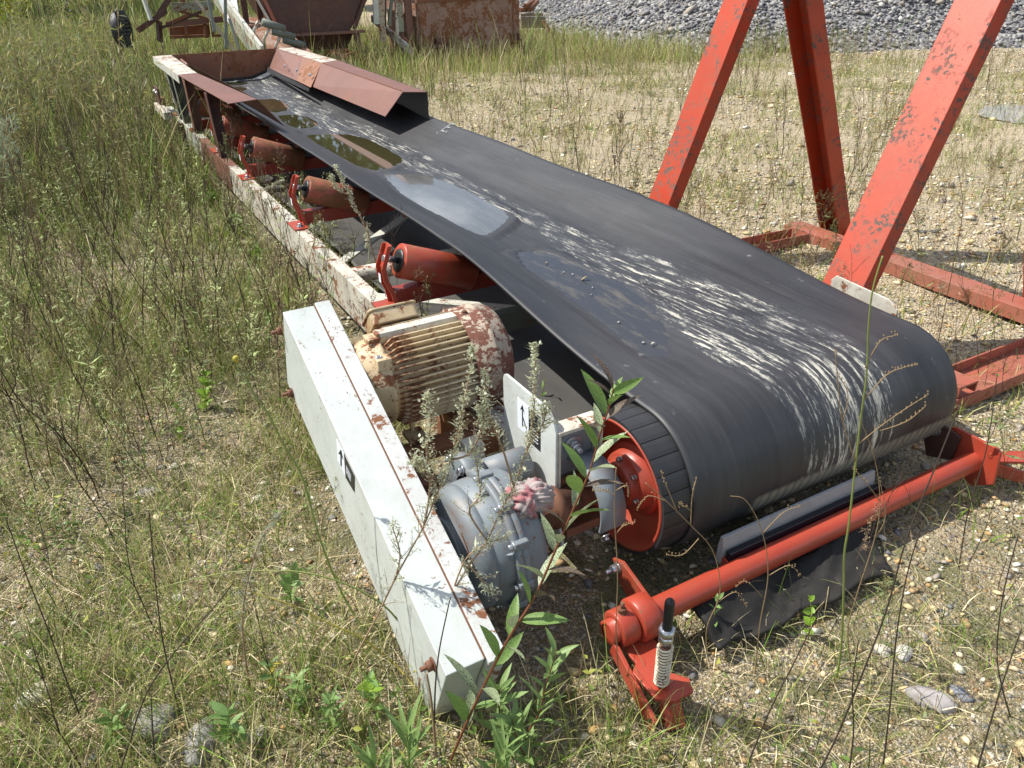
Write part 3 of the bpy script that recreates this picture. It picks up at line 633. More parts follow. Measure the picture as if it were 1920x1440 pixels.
# mirrored grey plate at the right end of the belt
rp = MB().plate([(1.385, .425, .30), (1.385, .44, .505), (1.385, .42, .528), (1.385, .17, .512), (1.385, .125, .485), (1.385, .115, .30)], (.008, 0, 0))
add(rp, 'label_plate', M['white_rusty'], conv, .0015)

# --- electric motor
MY, MZ = .545, .53; A0 = (0, MY, MZ); A1 = (1, MY, MZ)
mo = MB().lathe(A0, A1, [(-.600, .03), (-.600, .118), (-.592, .126), (-.545, .134), (-.535, .142), (-.525, .142), (-.522, .134), (-.24, .134)], 48, False)
for yy in (-.11, .11):
    mo.box((-.50, MY + yy - .035, MZ - .175), (-.44, MY + yy + .035, MZ - .160)); mo.box((-.32, MY + yy - .035, MZ - .175), (-.26, MY + yy + .035, MZ - .160))
    mo.box((-.475, MY + yy * .8 - .006, MZ - .165), (-.465, MY + yy * .8 + .006, MZ - .09)); mo.box((-.295, MY + yy * .8 - .006, MZ - .165), (-.285, MY + yy * .8 + .006, MZ - .09))
motor = add(mo, 'electric_motor', 'cream', conv)
fv = [(-.515, -.0035, .130), (-.515, .0035, .130), (-.515, .0025, .136), (-.515, -.0025, .136), (-.490, .0022, .160), (-.490, -.0022, .160), (-.262, .0022, .160), (-.262, -.0022, .160), (-.250, .0022, .150), (-.250, -.0022, .150), (-.250, .0035, .130), (-.250, -.0035, .130)]
ff = [(0, 3, 2, 1), (3, 5, 4, 2), (5, 7, 6, 4), (7, 9, 8, 6), (9, 11, 10, 8), (1, 2, 4, 6, 8, 10), (0, 11, 9, 7, 5, 3)]
fme = mesh_from(fv, ff, 'cooling_fin', [False] * 7); fme.materials.append(M['cream'])
for k in range(46):
    a = 360 / 46 * k
    if 150 < a < 210: continue
    if a < 14 or a > 346: continue
    inst('cooling_fin', fme, motor, (0, MY, MZ), (R_(a), 0, 0))
add(MB().box((-.53, MY - .020, MZ + .128), (-.24, MY + .02, MZ + .163)), 'top_rib', 'white_rusty', motor, .003)
for a in (40, 140, 220, 320): pass
fc = MB().lathe(A0, A1, [(-.262, .158), (-.262, .168), (-.195, .168), (-.193, .170), (-.185, .170), (-.183, .168), (-.15, .164), (-.13, .152), (-.118, .13), (-.113, .10), (-.112, .0)], 56, False)
fan = add(fc, 'fan_cover', 'cream_cover', motor)
add(MB().hexbolt((-.235, MY - .02, MZ + .166), (0, -.1, 1), .007, .006), 'cover_screw', 'darkrust', motor)
tb = MB(); TX, TY, TZ = -.430, MY + .105, MZ + .115
nn = Vector((0, .70, .71)); uu = Vector((0, .71, -.70)); pts = []
for (sx, su) in ((-1, -1), (1, -1), (1, 1), (-1, 1)):
    for k in range(5):
        a0 = {(-1, -1): 180, (1, -1): 270, (1, 1): 0, (-1, 1): 90}[(sx, su)] + 90 * k / 4
        cxx, cuu = sx * .060, su * .045
        pts.append(Vector((TX + cxx + .018 * math.cos(R_(a0)), TY, TZ)) + uu * (cuu + .018 * math.sin(R_(a0))))
tbx = MB().plate(pts, nn * .045)
add(tbx, 'terminal_box', 'cream', motor, .003)
add(MB().plate([p + nn * .046 + (p - Vector((TX, TY, TZ))) * .06 for p in pts], nn * .008), 'terminal_cover', 'cream', motor, .003)
add(MB().hexbolt((-.545, MY - .085, MZ + .115), (-1, 0, 0), .011, .014, 1.1), 'end_bolt', 'steel', motor)
add(MB().box((-.560, MY - .025, MZ + .128), (-.50, MY + .025, MZ + .152)), 'end_bell_lug', 'cream', motor, .003); add(MB().box((-.565, MY - .11, MZ + .085), (-.52, MY - .07, MZ + .12)), 'end_bell_lug', 'cream', motor, .003)
# motor base: slide rails and platform
mb_ = MB().box((-.60, MY - .20, .318), (-.05, MY - .12, .350)); mb_.box((-.60, MY + .10, .318), (-.05, MY + .18, .350)); mb_.box((-.56, MY - .20, .27), (-.50, MY + .18, .3178)); mb_.box((-.30, MY - .20, .27), (-.22, MY + .18, .3178))
mbase = add(mb_, 'motor_base', 'rust', conv, .003)
add(MB().box((-.61, MY - .30, .20), (-.21, MY - .205, .262)), 'base_beam', 'white_rusty', mbase, .003)
for xx in (-.47, -.29): add(MB().hexbolt((xx, MY - .15, .352), (0, 0, 1), .012, .014), 'base_bolt', 'darkrust', mbase)
add(MB().box((-.585, MY - .27, .262), (-.46, MY - .20, .285)), 'slide_plate', 'darkrust', mbase, .002)
add(MB().box((-.36, MY - .26, .262), (-.30, MY - .20, .36)), 'slide_post', 'white_rusty', mbase, .002)

# --- belt guard (long inclined white box)
d = Vector((0, 1.127, .477)).normalized(); nrm = Vector((0, d.z, -d.y))
Ta = Vector((0, -.384, .260)); Tb = Vector((0, .743, .737)); DEP = .335
def gpt(x, s, q): p = Ta + (Tb - Ta) * s + nrm * q; return Vector((x, p.y, p.z))
gb = MB().hexa([gpt(-.75, 0, DEP), gpt(-.652, 0, DEP), gpt(-.652, 1, DEP), gpt(-.75, 1, DEP)], [gpt(-.75, 0, 0), gpt(-.652, 0, 0), gpt(-.652, 1, 0), gpt(-.75, 1, 0)])
guard = add(gb, 'drive_guard', 'white', conv, .0025)
e_ = .004
add(MB().hexa([gpt(-.648, -.012, DEP + .01), gpt(-.600, -.012, DEP + .01), gpt(-.600, 1.004, DEP + .01), gpt(-.648, 1.004, DEP + .01)], [gpt(-.648, -.012, -.006), gpt(-.600, -.012, -.006), gpt(-.600, 1.004, -.006), gpt(-.648, 1.004, -.006)]), 'guard_back_plate', 'white_flange', guard, .002)
add(MB().hexa([gpt(-.652, 0.002, .004), gpt(-.648, 0.002, .004), gpt(-.648, .998, .004), gpt(-.652, .998, .004)], [gpt(-.652, 0.002, .0005), gpt(-.648, 0.002, .0005), gpt(-.648, .998, .0005), gpt(-.652, .998, .0005)]), 'rusty_seam', 'darkrust', guard)
def rust_edge():
    t = NT('rust_bleed', .9); v = t.coord('Object'); t.color(t.mix(t.noise(v, 70, 4), RUST1, (.45, .20, .08))); return t.m
M['rust_bleed'] = rust_edge()
for (px_, py_), s in (((529, 620), .96), ((549, 736), .97)):
    p = B(px_, py_, 'x', -.75); add(MB().cyl((-.752, p[1], p[2]), (-.785, p[1], p[2]), .006, 8).hexbolt((-.751, p[1], p[2]), (-1, 0, 0), .013, .012, 1.3), 'guard_bolt', 'darkrust', guard)
p = gpt(-.751, .045, .06); add(MB().cyl(p, p + Vector((-.034, 0, 0)), .006, 8).hexbolt(p, (-1, 0, 0), .014, .014, 1.3), 'guard_bolt', 'darkrust', guard)
px_quad('arrow_sticker', [(632, 823), (646, 850), (649, 893), (634, 862)], -.75, 'sticker_white', guard)
px_quad('warning_sticker', [(646, 852), (665, 892), (665, 922), (649, 895)], -.75, 'sticker_black', guard)
ar = MB()
for tr in ([(640, 845), (642, 849), (642, 875), (640, 871)], [(636, 850), (641, 842), (645, 862), (641, 852)]): ar.plate([Vector(B(a, b, 'x', -.75)) + Vector((-.0026, 0, 0)) for a, b in tr], (-.0004, 0, 0))
add(ar, 'arrow_symbol', 'sticker_black', guard)
ln = MB()
for k in range(4):
    dy = 3.6 * k; ln.plate([Vector(B(a, b + dy, 'x', -.75)) + Vector((-.0026, 0, 0)) for a, b in ((650.5, 872), (659.5, 891), (659.5, 891.7), (650.5, 872.7))], (-.0004, 0, 0))
add(ln, 'print_lines', 'sticker_white', guard)

# --- shaft-mounted reducer (blue grey)
def gl(prof, n=56, y=0.0, z=.252): return MB().lathe((0, y, z), (1, y, z), [(q, r * .955) for q, r in prof], n, False)
gbx = gl([(-.565, .0), (-.565, .092), (-.559, .100), (-.552, .103), (-.551, .148), (-.546, .166), (-.534, .178), (-.518, .184), (-.505, .1865), (-.503, .1835), (-.499, .1835), (-.497, .187), (-.452, .190)])
gear = add(gbx, 'gear_reducer', 'bluegrey', conv)
fl = gl([(-.453, .190), (-.453, .206), (-.449, .210), (-.436, .210), (-.434, .205), (-.432, .210), (-.418, .210), (-.414, .206), (-.414, .18)])
add(fl, 'split_flange', 'bluegrey', gear)
bk = gl([(-.414, .194), (-.368, .190), (-.348, .176), (-.338, .15), (-.336, .10), (-.318, .095), (-.316, .0)]); add(bk, 'rear_housing', 'bluegrey', gear)
lb = gl([(-.453, .0), (-.453, .078), (-.448, .085), (-.420, .085), (-.415, .078), (-.385, .066), (-.380, .0)], 40, .150, .355); add(lb, 'input_lobe', 'bluegrey', gear)
add(MB().cyl((-.385, .145, .35), (-.235, .145, .35), .050, 32), 'input_neck', 'bluegrey', gear)
add(gl([(-.600, .0), (-.600, .055), (-.585, .057), (-.58, .048), (-.575, .048), (-.573, .070), (-.567, .072), (-.564, .03)], 32), 'output_collar', 'rust', gear)
add(MB().lathe((0, 0, .252), (1, 0, .252), [(-.569, .078), (-.569, .098), (-.565, .102), (-.560, .078)], 40, False), 'bearing_cover', 'bluegrey', gear)
for a in (15, 50, 85, 120, 150, 185, 215, 245, 280, 320):
    add(MB().hexbolt((-.454, .198 * math.cos(R_(a)), .252 + .198 * math.sin(R_(a))), (-1, 0, 0), .009, .011, 1.45), 'flange_bolt', 'steel', gear)
    add(MB().box((-.458, .198 * math.cos(R_(a)) - .012, .252 + .198 * math.sin(R_(a)) - .012), (-.4125, .198 * math.cos(R_(a)) + .012, .252 + .198 * math.sin(R_(a)) + .012)), 'bolt_boss', 'bluegrey', gear, .005)
for a in (50, 120): add(MB().hexbolt((-.454, .155 + .070 * math.cos(R_(a)), .355 + .070 * math.sin(R_(a))), (-1, 0, 0), .009, .011, 1.45), 'flange_bolt', 'steel', gear)
for a in (100, 160, 220): add(MB().beam((-.50, .150 * math.cos(R_(a)), .252 + .150 * math.sin(R_(a))), (-.452, .185 * math.cos(R_(a)), .252 + .185 * math.sin(R_(a))), .010, .03), 'casting_rib', 'bluegrey', gear, .003)
st = MB()
for k in range(16):
    a = R_(62 + k * 2.9 + 60); st.box((-.5535, .128 * math.cos(a) - .003, .252 + .128 * math.sin(a) - .003), (-.5495, .128 * math.cos(a) + .003, .252 + .128 * math.sin(a) + .003))
add(st, 'chipped_rim', 'darkrust', gear)
hk = MB().lathe((-.385, -.13, .37), (-.385, -.13 + 1, .37), [(0, .040), (0, .047), (.010, .047), (.010, .040), (0, .040)], 20, False, arc=(60, 250)); add(hk, 'lifting_lug', 'bluegrey', gear)

# rag wound round the reducer: a thing of its own
rc = Vector(B(988, 936, 'x', -.36)); rg = MB(); bmr = bmesh.new(); bmesh.ops.create_icosphere(bmr, subdivisions=5, radius=1)
for v_ in bmr.verts:
    c_ = v_.co.copy(); w1 = c_.x * 3.1 + 1.4 * math.sin(c_.y * 3.3 + 1) + c_.z * 2.2; w2 = c_.z * 4.3 - c_.x * 2.1 + 1.6 * math.sin(c_.x * 3 + c_.y * 2)
    r_2 = .80 + .24 * abs(math.sin(w1 * 1.9)) ** .6 + .16 * abs(math.sin(w2 * 2.6)) ** .5 - .22 * math.exp(-((c_.x - .15) / .16) ** 2) + .03 * math.sin(c_.x * 31 + c_.y * 23)
    v_.co = Vector((c_.x * .068, c_.y * .052, c_.z * .045)) * r_2
    if c_.z < -.3: v_.co.z += (c_.z + .3) * .05 * (1 + math.sin(c_.x * 9)); v_.co.x += .02 * max(0, -c_.z - .3)
rg.add([rc + v_.co for v_ in bmr.verts], [tuple(x.index for x in f_.verts) for f_ in bmr.faces], True); bmr.free()
rag = add(rg, 'rag', 'rag', loc=rc); tag(rag, 'faded pink and grey rag knotted round the grey gear reducer', 'rag')

# --- belt scraper: red tube with brackets, blade, spring tensioner
SY, SZ = -.337, .092
scr = add(MB().lathe((0, SY, SZ), (1, SY, SZ), [(-.265, .026), (-.265, .034), (-.18, .036), (1.34, .036)], 36, False).lathe((0, SY, SZ), (1, SY, SZ), [(-.262, .026), (-.1, .026)], 24, True), 'scraper_tube', 'red', conv)
cl = MB().lathe((0, SY, SZ), (1, SY, SZ), [(-.243, .036), (-.243, .049), (-.239, .052), (-.192, .052), (-.188, .049), (-.188, .036)], 36, False); add(cl, 'collar', 'red', scr)
cl = MB().lathe((0, SY, SZ), (1, SY, SZ), [(-.183, .036), (-.183, .058), (-.178, .063), (-.125, .063), (-.122, .06), (-.122, .036)], 36, False); add(cl, 'mount_ring', 'red', scr)
add(MB().hexbolt((-.218, SY, SZ + .050), (0, .05, 1), .011, .014, 1.1, .022), 'set_bolt', 'darkrust', scr)
add(MB().plate([(-.121, -.155, .150), (-.121, -.20, .168), (-.121, -.385, .115), (-.121, -.405, .100), (-.121, -.400, .015), (-.121, -.345, .012), (-.121, -.29, .03), (-.121, -.2, .085)], (.012, 0, 0)), 'side_plate', 'red_chip', scr, .002)
add(MB().hexbolt((-.122, -.185, .138), (-1, 0, 0), .014, .018, 1.2, .025), 'plate_bolt', 'steel', scr)
# torque arm with slot, and the spring rod
fk = MB()
def arm(z): return z
zA = .052
fk.plate([(-.235, SY - .030, zA), (-.150, SY - .030, zA), (-.142, SY - .080, zA), (-.178, SY - .105, zA), (-.178, SY - .16, zA), (-.148, SY - .20, zA), (-.165, SY - .235, zA), (-.225, SY - .235, zA), (-.262, SY - .205, zA), (-.262, SY - .11, zA), (-.235, SY - .09, zA)], (0, 0, -.010))
add(fk, 'torque_arm', 'red', scr, .0015)
add(MB().beam((-.258, SY - .02, SZ - .035), (-.285, SY - .235, -.005), .012, .05), 'arm_rib', 'red', scr, .001)
add(MB().beam((-.215, SY - .20, .03), (-.228, SY - .25, -.03), .05, .03), 'clevis', 'red_chip', scr, .002)
rx, ry = -.222, -.515
spg = MB(); turns = 13; npt = turns * 14
spg.tube([(rx + .0175 * math.cos(2 * math.pi * i / 14), ry + .0175 * math.sin(2 * math.pi * i / 14), .058 + .132 * i / npt) for i in range(npt + 1)], .0031, 6)
add(spg, 'coil_spring', 'spring', scr)
add(MB().cyl((rx, ry, .03), (rx, ry, .19), .0125, 16), 'spring_core', 'darkrust', scr)
add(MB().cyl((rx, ry, .19), (rx, ry, .25), .009, 12), 'threaded_rod', 'steel', scr)
add(MB().lathe((rx, ry, .205), (rx, ry, 1), [(0, .012), (0, .019), (.022, .019), (.022, .0165), (.024, .021), (.045, .021), (.045, .012)], 6, False), 'lock_nut', 'steel', scr)
add(MB().lathe((rx, ry, .25), (rx, ry, 1), [(0, .0125), (.08, .0125), (.088, .011), (.094, .006), (.095, 0)], 18, False), 'rod_cap', 'black', scr)
# blade and holder
bl = MB(); yb_, x0_, x1_ = -.300, .185, .845
prf = [(-.008, .085), (.010, .085), (.014, .10), (.012, .150), (.006, .184), (-.004, .184), (-.010, .150)]
bl.plate([(x0_, yb_ + a + .025, b) for a, b in prf], (x1_ - x0_, 0, 0)); add(bl, 'scraper_blade', 'grey_poly', scr, .001)
add(MB().hexa([(x0_ + .01, yb_ - .012, .085), (x1_ + .06, yb_ - .012, .085), (x1_ + .06, yb_ + .010, .085), (x0_ + .01, yb_ + .010, .085)], [(x0_ + .01, yb_ - .006, .138), (x1_ + .02, yb_ - .006, .138), (x1_ + .02, yb_ + .012, .138), (x0_ + .01, yb_ + .012, .138)]), 'blade_holder', 'wet_black', scr, .003)
add(MB().plate([(x0_ + .008, yb_ - .02, .08), (x0_ + .008, yb_ + .045, .09), (x0_ + .008, yb_ + .04, .12), (x0_ + .008, yb_ - .005, .11)], (-.006, 0, 0)), 'blade_bracket', 'red', scr)
# right end bracket and adjuster arm
xr = 1.31
pl = MB().plate([(xr, -.215, .165), (xr, -.245, .185), (xr, -.40, .180), (xr, -.415, .170), (xr, -.425, .045), (xr, -.36, .0), (xr, -.29, .02), (xr, -.235, .09)], (.012, 0, 0)); rpl = add(pl, 'end_plate', 'red', scr, .002)
add(MB().plate([(xr - .014, -.12, .175), (xr - .014, -.155, .19), (xr - .014, -.28, .165), (xr - .014, -.27, .06), (xr - .014, -.18, .03)], (.012, 0, 0)), 'pivot_plate', 'maroon', scr, .002)
add(MB().hexbolt((xr - .016, -.19, .148), (-1, 0, 0), .016, .016, 1.3), 'pivot_bolt', 'steel', scr)
add(MB().cyl((xr - .002, -.385, .145), (xr + .02, -.385, .145), .009, 12), 'plate_pin', 'red_chip', scr)
add(MB().plate([(xr + .02, -.30, .095), (xr + .02, -.36, .10), (xr + .27, -.52, .10), (xr + .32, -.47, .10), (xr + .16, -.37, .10)], (0, 0, -.010)), 'adjuster_arm', 'red', scr, .001)
add(MB().beam((xr + .03, -.36, .08), (xr + .24, -.50, .0), .015, .045), 'adjuster_arm', 'red', scr, .001)
add(MB().cyl((xr + .02, SY, SZ), (xr + .10, SY, SZ), .036, 24), 'tube_end', 'red', scr)

# --- loading hopper at the far end: skirt boards, posts, end plate
ZL, ZR = .835, .825
def b(px, py, z): return Vector(B(px, py, 'z', z))
def sheet(name, pts, mat, th=(0, 0, -.006), bev=.001): return add(MB().plate(pts, th), name, mat, conv, bev)
o1, o2, i1, i2 = b(285.5, 105, ZL), b(429, 194, ZL), b(321, 103, ZL), b(481.5, 186, ZL)
def lerp(a, b_, t_): return a + (b_ - a) * t_
om, im = b(333, 140, ZL), b(369, 136.5, ZL)
sheet('skirt_lip', [o1, om, im, i1], 'white_rusty'); sheet('skirt_lip', [om, o2, i2, im], 'brown')
add(MB().hexa([o1 + Vector((0, 0, -.075)), o1 + Vector((.006, 0, -.075)), om + Vector((.006, 0, -.075)), om + Vector((0, 0, -.075))], [o1 + Vector((0, 0, -.0065)), o1 + Vector((.006, 0, -.0065)), om + Vector((.006, 0, -.0065)), om + Vector((0, 0, -.0065))]), 'lip_edge', 'white_rail', conv, .001)
f1, f2 = b(372, 150, .60), b(532, 236, .63)
sheet('skirt_flap', [i1, i2, f2, Vector((.17, i1.y, .63))], 'brown', (.006, 0, -.003))
add(MB().tube([b(340, 112, ZL + .01), b(352, 122, ZL + .01)], .012, 6), 'hinge_bar', 'brown', conv)
# right side: hopper part then the bent brown hood
r1o, r1i, r2o, r2i = b(549, 89, ZR), b(518.5, 90.6, ZR), b(632, 112.5, ZR), b(603, 117.8, ZR)
r3o, r3i = b(800, 172, ZR), b(755, 172, ZR)
sheet('hood_top', [r1i, r2i, r2o, r1o], 'white_rusty'); sheet('hood_top', [r2i, r3i, r3o, r2o], 'brown')
q1, q2 = b(505, 129, .63), b(575, 160, .66); q3 = b(722, 218.5, .655)
e0 = lerp(r1i, r2i, .62); g0 = b(557, 152, .655)
sheet('hopper_wall', [r1i, e0, g0, q1], 'brown', (.006, 0, 0)); sheet('hopper_wall', [e0, r2i, b(582, 164, .655), g0], 'hopper_in', (.006, 0, 0))
sheet('hood_flap', [r2i, r3i, q3, b(580, 160, .655)], 'brown', (.006, 0, -.004))
sheet('hood_side', [r2o, r3o, r3o + Vector((0, 0, -.20)), r2o + Vector((0, 0, -.20))], 'black', (.006, 0, 0)); sheet('hopper_side', [r1o, r2o, r2o + Vector((0, 0, -.45)), r1o + Vector((0, 0, -.45))], 'rust', (.006, 0, 0))
add(MB().beam(lerp(r2i, r3i, .02) + Vector((0, 0, .004)), lerp(r2i, r3i, .99) + Vector((0, 0, .004)), .006, .004), 'weld_seam', 'rust', conv)
# rubber skirting strip and end plate
sheet('rubber_skirt', [q1 + Vector((-.01, 0, .02)), b(580, 166, .66), b(580, 172, .63), q1 + Vector((-.03, 0, -.03))], 'rubber', (-.004, 0, 0))
ye = (i1.y + r1i.y) / 2
def atY(px, py): return Vector(B(px, py, 'y', ye))
add(MB().plate([atY(320, 103), atY(518.5, 90.5), atY(505, 128.5), atY(472.5, 143), atY(404, 150), atY(345, 150)], (0, .008, 0)), 'end_plate', 'hopper_in', conv, .001)
add(MB().plate([atY(404, 149) + Vector((0, -.004, 0)), atY(472, 142.5) + Vector((0, -.004, 0)), atY(505, 128) + Vector((0, -.004, 0)), atY(506, 133) + Vector((0, -.004, 0)), atY(474, 148) + Vector((0, -.004, 0)), atY(404, 155) + Vector((0, -.004, 0))], (0, -.003, 0)), 'rubber_skirt', 'rubber', conv)
for px_, py_ in ((429, 128), (498, 124)): p = atY(px_, py_); add(MB().hexbolt((p.x, ye - .001, p.z), (0, -1, 0), .012, .01), 'plate_bolt', 'darkrust', conv)
for px_, py_ in ((535, 124), (557, 132), (582, 141)):
    p = lerp(b(px_, py_, .74), b(px_, py_, .74), 0); add(MB().hexbolt(p, (-.8, 0, .6), .012, .01), 'wall_bolt', 'steel', conv)
# posts from rail to lip
for (ta, tb_), mat, wd in ((((303, 128), (338, 222)), 'greygreen', .085), (((318, 140), (345, 224)), 'greygreen', .085), (((345, 150), (366, 250)), 'brown', .09), (((381, 170), (409, 268)), 'maroon', .10)):
    a = Vector(B(*ta, 'x', -.195)); c_ = Vector(B(*tb_, 'x', -.195)); yv = c_.y; a.z = ZL - .012; c_.z = RZ1 + .001
    a.y = yv + (a.y - yv) * .6
    m = MB().plate([(-.200, c_.y - wd / 2, c_.z), (-.200, c_.y + wd / 2, c_.z), (-.200, a.y + wd / 2, a.z), (-.200, a.y - wd / 2, a.z)], (.007, 0, 0)); m.plate([(-.193, c_.y + wd / 2, c_.z), (-.193, a.y + wd / 2, a.z), (-.11, a.y + wd / 2, a.z), (-.11, c_.y + wd / 2, c_.z)], (0, -.007, 0))
    add(m, 'support_post', mat, conv, .001)
# tail take-up bracket
tk = MB().box((-.30, 7.45, .26), (-.285, 7.75, .60)); add(tk, 'takeup_plate', 'maroon', conv, .002)
for zz, yy in ((.55, 7.52), (.55, 7.68)): add(MB().hexbolt((-.301, yy, zz), (-1, 0, 0), .016, .012), 'takeup_bolt', 'steel', conv)
add(MB().box((-.34, 6.95, .37), (-.27, 7.7, .44)), 'takeup_beam', 'white_rusty', conv, .003)
add(MB().beam((-.25, 6.75, .36), (-.25, 6.75, -.05), .05, .09), 'support_leg', 'maroon', conv, .002)
add(MB().cyl((.05, 8.95, .33), (1.34, 8.95, .33), .16, 40), 'tail_drum', 'rust', conv)
for lo_, hi_ in (((-.20, 8.6, -.05), (-.13, 8.7, .36)), ((1.40, 8.6, -.05), (1.455, 8.7, .36)), ((-.19, .9, -.04), (-.15, 1.0, .16)), ((1.41, .9, -.04), (1.45, 1.0, .16))): add(MB().box(lo_, hi_), 'ground_skid', 'rust', conv)

# pebbles lying on the wet belt
for i, (px_, py_, s_) in enumerate(((1025, 494, .009), (1095, 524, .013), (1111, 540, .006), (1057, 511, .006), (1074, 515, .006), (1160, 605, .006), (1224, 646, .009), (1207, 643, .006), (1281, 721, .008), (1247, 687, .006), (1109, 553, .006))):
    p = B(px_, py_, 'z', .497); n_ = 1
    me = stones_mesh('pebble', np.array([[0, 0, 0.]]), np.array([s_]), cols=np.array([(.42, .33, .20) if i in (0, 1) else (.5, .48, .42)]), flat=.8, sink=0)
    o = link('pebble', me, (p[0], p[1], .4965)); tag(o, 'tiny pale pebble lying on the wet patch of the belt' if i not in (0, 1, 6) else ['small tan pebble at the far end of the wet patch on the belt', 'largest tan pebble standing in the wet patch on the belt', '', '', '', '', 'round grey pebble at the near end of the wet patch on the belt'][i], 'pebble', None if i in (0, 1, 6) else 'tiny pebbles on the wet belt')

# black rubber flap on the ground in front
pts = [b(px_, py_, .02) for px_, py_ in ((1295, 1160), (1345, 1215), (1480, 1178), (1600, 1120), (1655, 1082), (1640, 1015), (1520, 1050), (1400, 1095))]
cen = sum(pts, Vector()) / len(pts); n1_ = 60; n2_ = 18; V = []; F = []
a_, b_, c_, d_ = b(1290, 1165, .0), b(1350, 1222, .0), b(1668, 1085, .0), b(1625, 1000, .0)
for i in range(n1_ + 1):
    for j in range(n2_ + 1):
        u_ = i / n1_; v_ = j / n2_; p = lerp(lerp(a_, d_, u_), lerp(b_, c_, u_), v_)
        p.z = .003 * math.sin(u_ * 31 + v_ * 13) + .002 * math.sin(u_ * 47 - v_ * 11) + .018 + .018 * math.sin(u_ * 9 + v_ * 2) * (1 - v_) + .012 * math.sin(v_ * 5 + u_ * 3) + .035 * (1 - v_) + .004 * random.random(); p += Vector((.008 * math.sin(u_ * 23), .010 * math.sin(u_ * 17), 0)); V.append(p)
for i in range(n1_):
    for j in range(n2_): k = i * (n2_ + 1) + j; F.append((k, k + 1, k + n2_ + 2, k + n2_ + 1))
flap = add(MB().add(V, F, True), 'rubber_flap', 'flap', loc=cen); so = flap.modifiers.new('t', 'SOLIDIFY'); so.thickness = .012; tag(flap, 'crumpled black rubber sheet lying on the ground below the red scraper tube', 'rubber sheet')

# ================================================================= RED STAND
stand = thing('steel_stand', 'tall orange-red steel stand with sloping legs behind the belt', 'stand', (2.4, 1.1, 0))
def leg(mid0, y0, mid1, y1, w, dpt, mat, zb=.08, zt=2.7):
    a = Vector(B(*mid0, 'y', y0)); c_ = Vector(B(*mid1, 'y', y1)); dr_ = (c_ - a) / (c_.z - a.z); lo = a + dr_ * (zb - a.z); hi = a + dr_ * (zt - a.z)
    def sec(p): return [p, p + Vector((dpt, 0, 0)), p + Vector((dpt, w, 0)), p + Vector((0, w, 0))]
    return lo, hi, sec
for nm, (m0, y0, m1, y1, w, dpt) in {'C': ((1647, 480), .55, (1877, 0), .60, .207, .100), 'A': ((1256, 376), 2.05, (1402, 0), 1.97, .19, .095)}.items():
    lo, hi, sec = leg(m0, y0, m1, y1, w, dpt, 'red_leg'); add(MB().hexa(sec(lo), sec(hi)), 'leg', 'red_leg', stand, .003)
# far right leg is an open channel, its hollow facing left
lo, hi, sec = leg((1571, 417), 1.78, (1513, 0), 1.62, .16, .12, 'red_leg', -.03)
def chan(lo, hi, w, dpt, t_=.010):
    m = MB()
    for (xa, xb, ya, yb2) in ((0, dpt, 0, t_), (dpt - t_, dpt, t_, w - t_), (0, dpt, w - t_, w)):
        f_ = lambda p: [p + Vector((xa, ya, 0)), p + Vector((xb, ya, 0)), p + Vector((xb, yb2, 0)), p + Vector((xa, yb2, 0))]
        m.hexa(f_(lo), f_(hi))
    return m
add(chan(lo, hi, .17, .12), 'leg', 'red_leg', stand, .002)
lo4 = Vector((3.02, .30, -.03)); p4 = Vector(B(1919, 60, 'y', .55)) + Vector((.16, -.1, 0)); dr4 = (p4 - lo4) / (p4.z - lo4.z); add(chan(lo4, lo4 + dr4 * 2.64, .17, .12), 'leg', 'red_leg', stand, .002)
# base beams lying on the ground: channels with upturned flanges
def flat_channel(a, c_, w, h, nm='base_beam', mat='red_beam', up=True):
    a = Vector(a); c_ = Vector(c_); d_ = (c_ - a).normalized(); r = d_.cross(Vector((0, 0, 1))).normalized(); m = MB(); z = Vector((0, 0, 1))
    m.beam(a + z * (.005 if up else h - .005), c_ + z * (.005 if up else h - .005), w, .010)
    for s in (-1, 1): m.beam(a + r * s * (w / 2 + .0055) + z * h / 2, c_ + r * s * (w / 2 + .0055) + z * h / 2, .010, h)
    return add(m, nm, mat, stand, .002)
flat_channel((2.98, 2.05, -.01), (2.86, -.9, -.01), .13, .075, up=False); flat_channel((1.62, .10, -.01), (3.3, .10, -.01), .19, .06); flat_channel((1.62, 1.90, .02), (2.89, 1.90, -.01), .13, .07)
flat_channel((1.80, -.0, .055), (1.80, 2.5, .055), .10, .05, up=False)

# ================================================================= BACKGROUND MACHINES
Y0 = 13.2
def by(px, py, y): return Vector(B(px, py, 'y', y))
def gbase(px, y): return Vector(B(px, 60, 'y', y))
# dark maroon hopper on its stand
hp_ = thing('feed_hopper', 'dark maroon steel hopper with sloping sides standing on legs behind the conveyor tail', 'hopper', (by(600, 100, Y0).x, Y0 + .6, 0))
fr_ = [by(464, -60, Y0), by(722, -60, Y0), by(655, 57, Y0), by(521, 66, Y0)]
bk_ = [Vector((p.x + .05, p.y + 1.9, p.z + .02)) for p in fr_]; bk_[2].y -= .9; bk_[3].y -= .9
add(MB().plate(fr_, (0, .012, 0)), 'front_wall', 'maroon', hp_, .002)
add(MB().plate([fr_[0], fr_[3], bk_[3], bk_[0]], (.012, 0, 0)), 'side_wall', 'maroon', hp_); add(MB().plate([fr_[1], bk_[1], bk_[2], fr_[2]], (.012, 0, 0)), 'side_wall', 'maroon', hp_)
add(MB().plate([Vector((p.x, p.y, p.z)) for p in bk_], (0, .012, 0)), 'back_wall', 'maroon', hp_)
add(MB().beam(by(494, 0, Y0 - .05) + (by(494, 0, Y0) - by(520, 62, Y0)) * .6, by(527, 66, Y0 - .05), .05, .05, (0, 1, 0)), 'corner_angle', 'red_beam', hp_, .002)
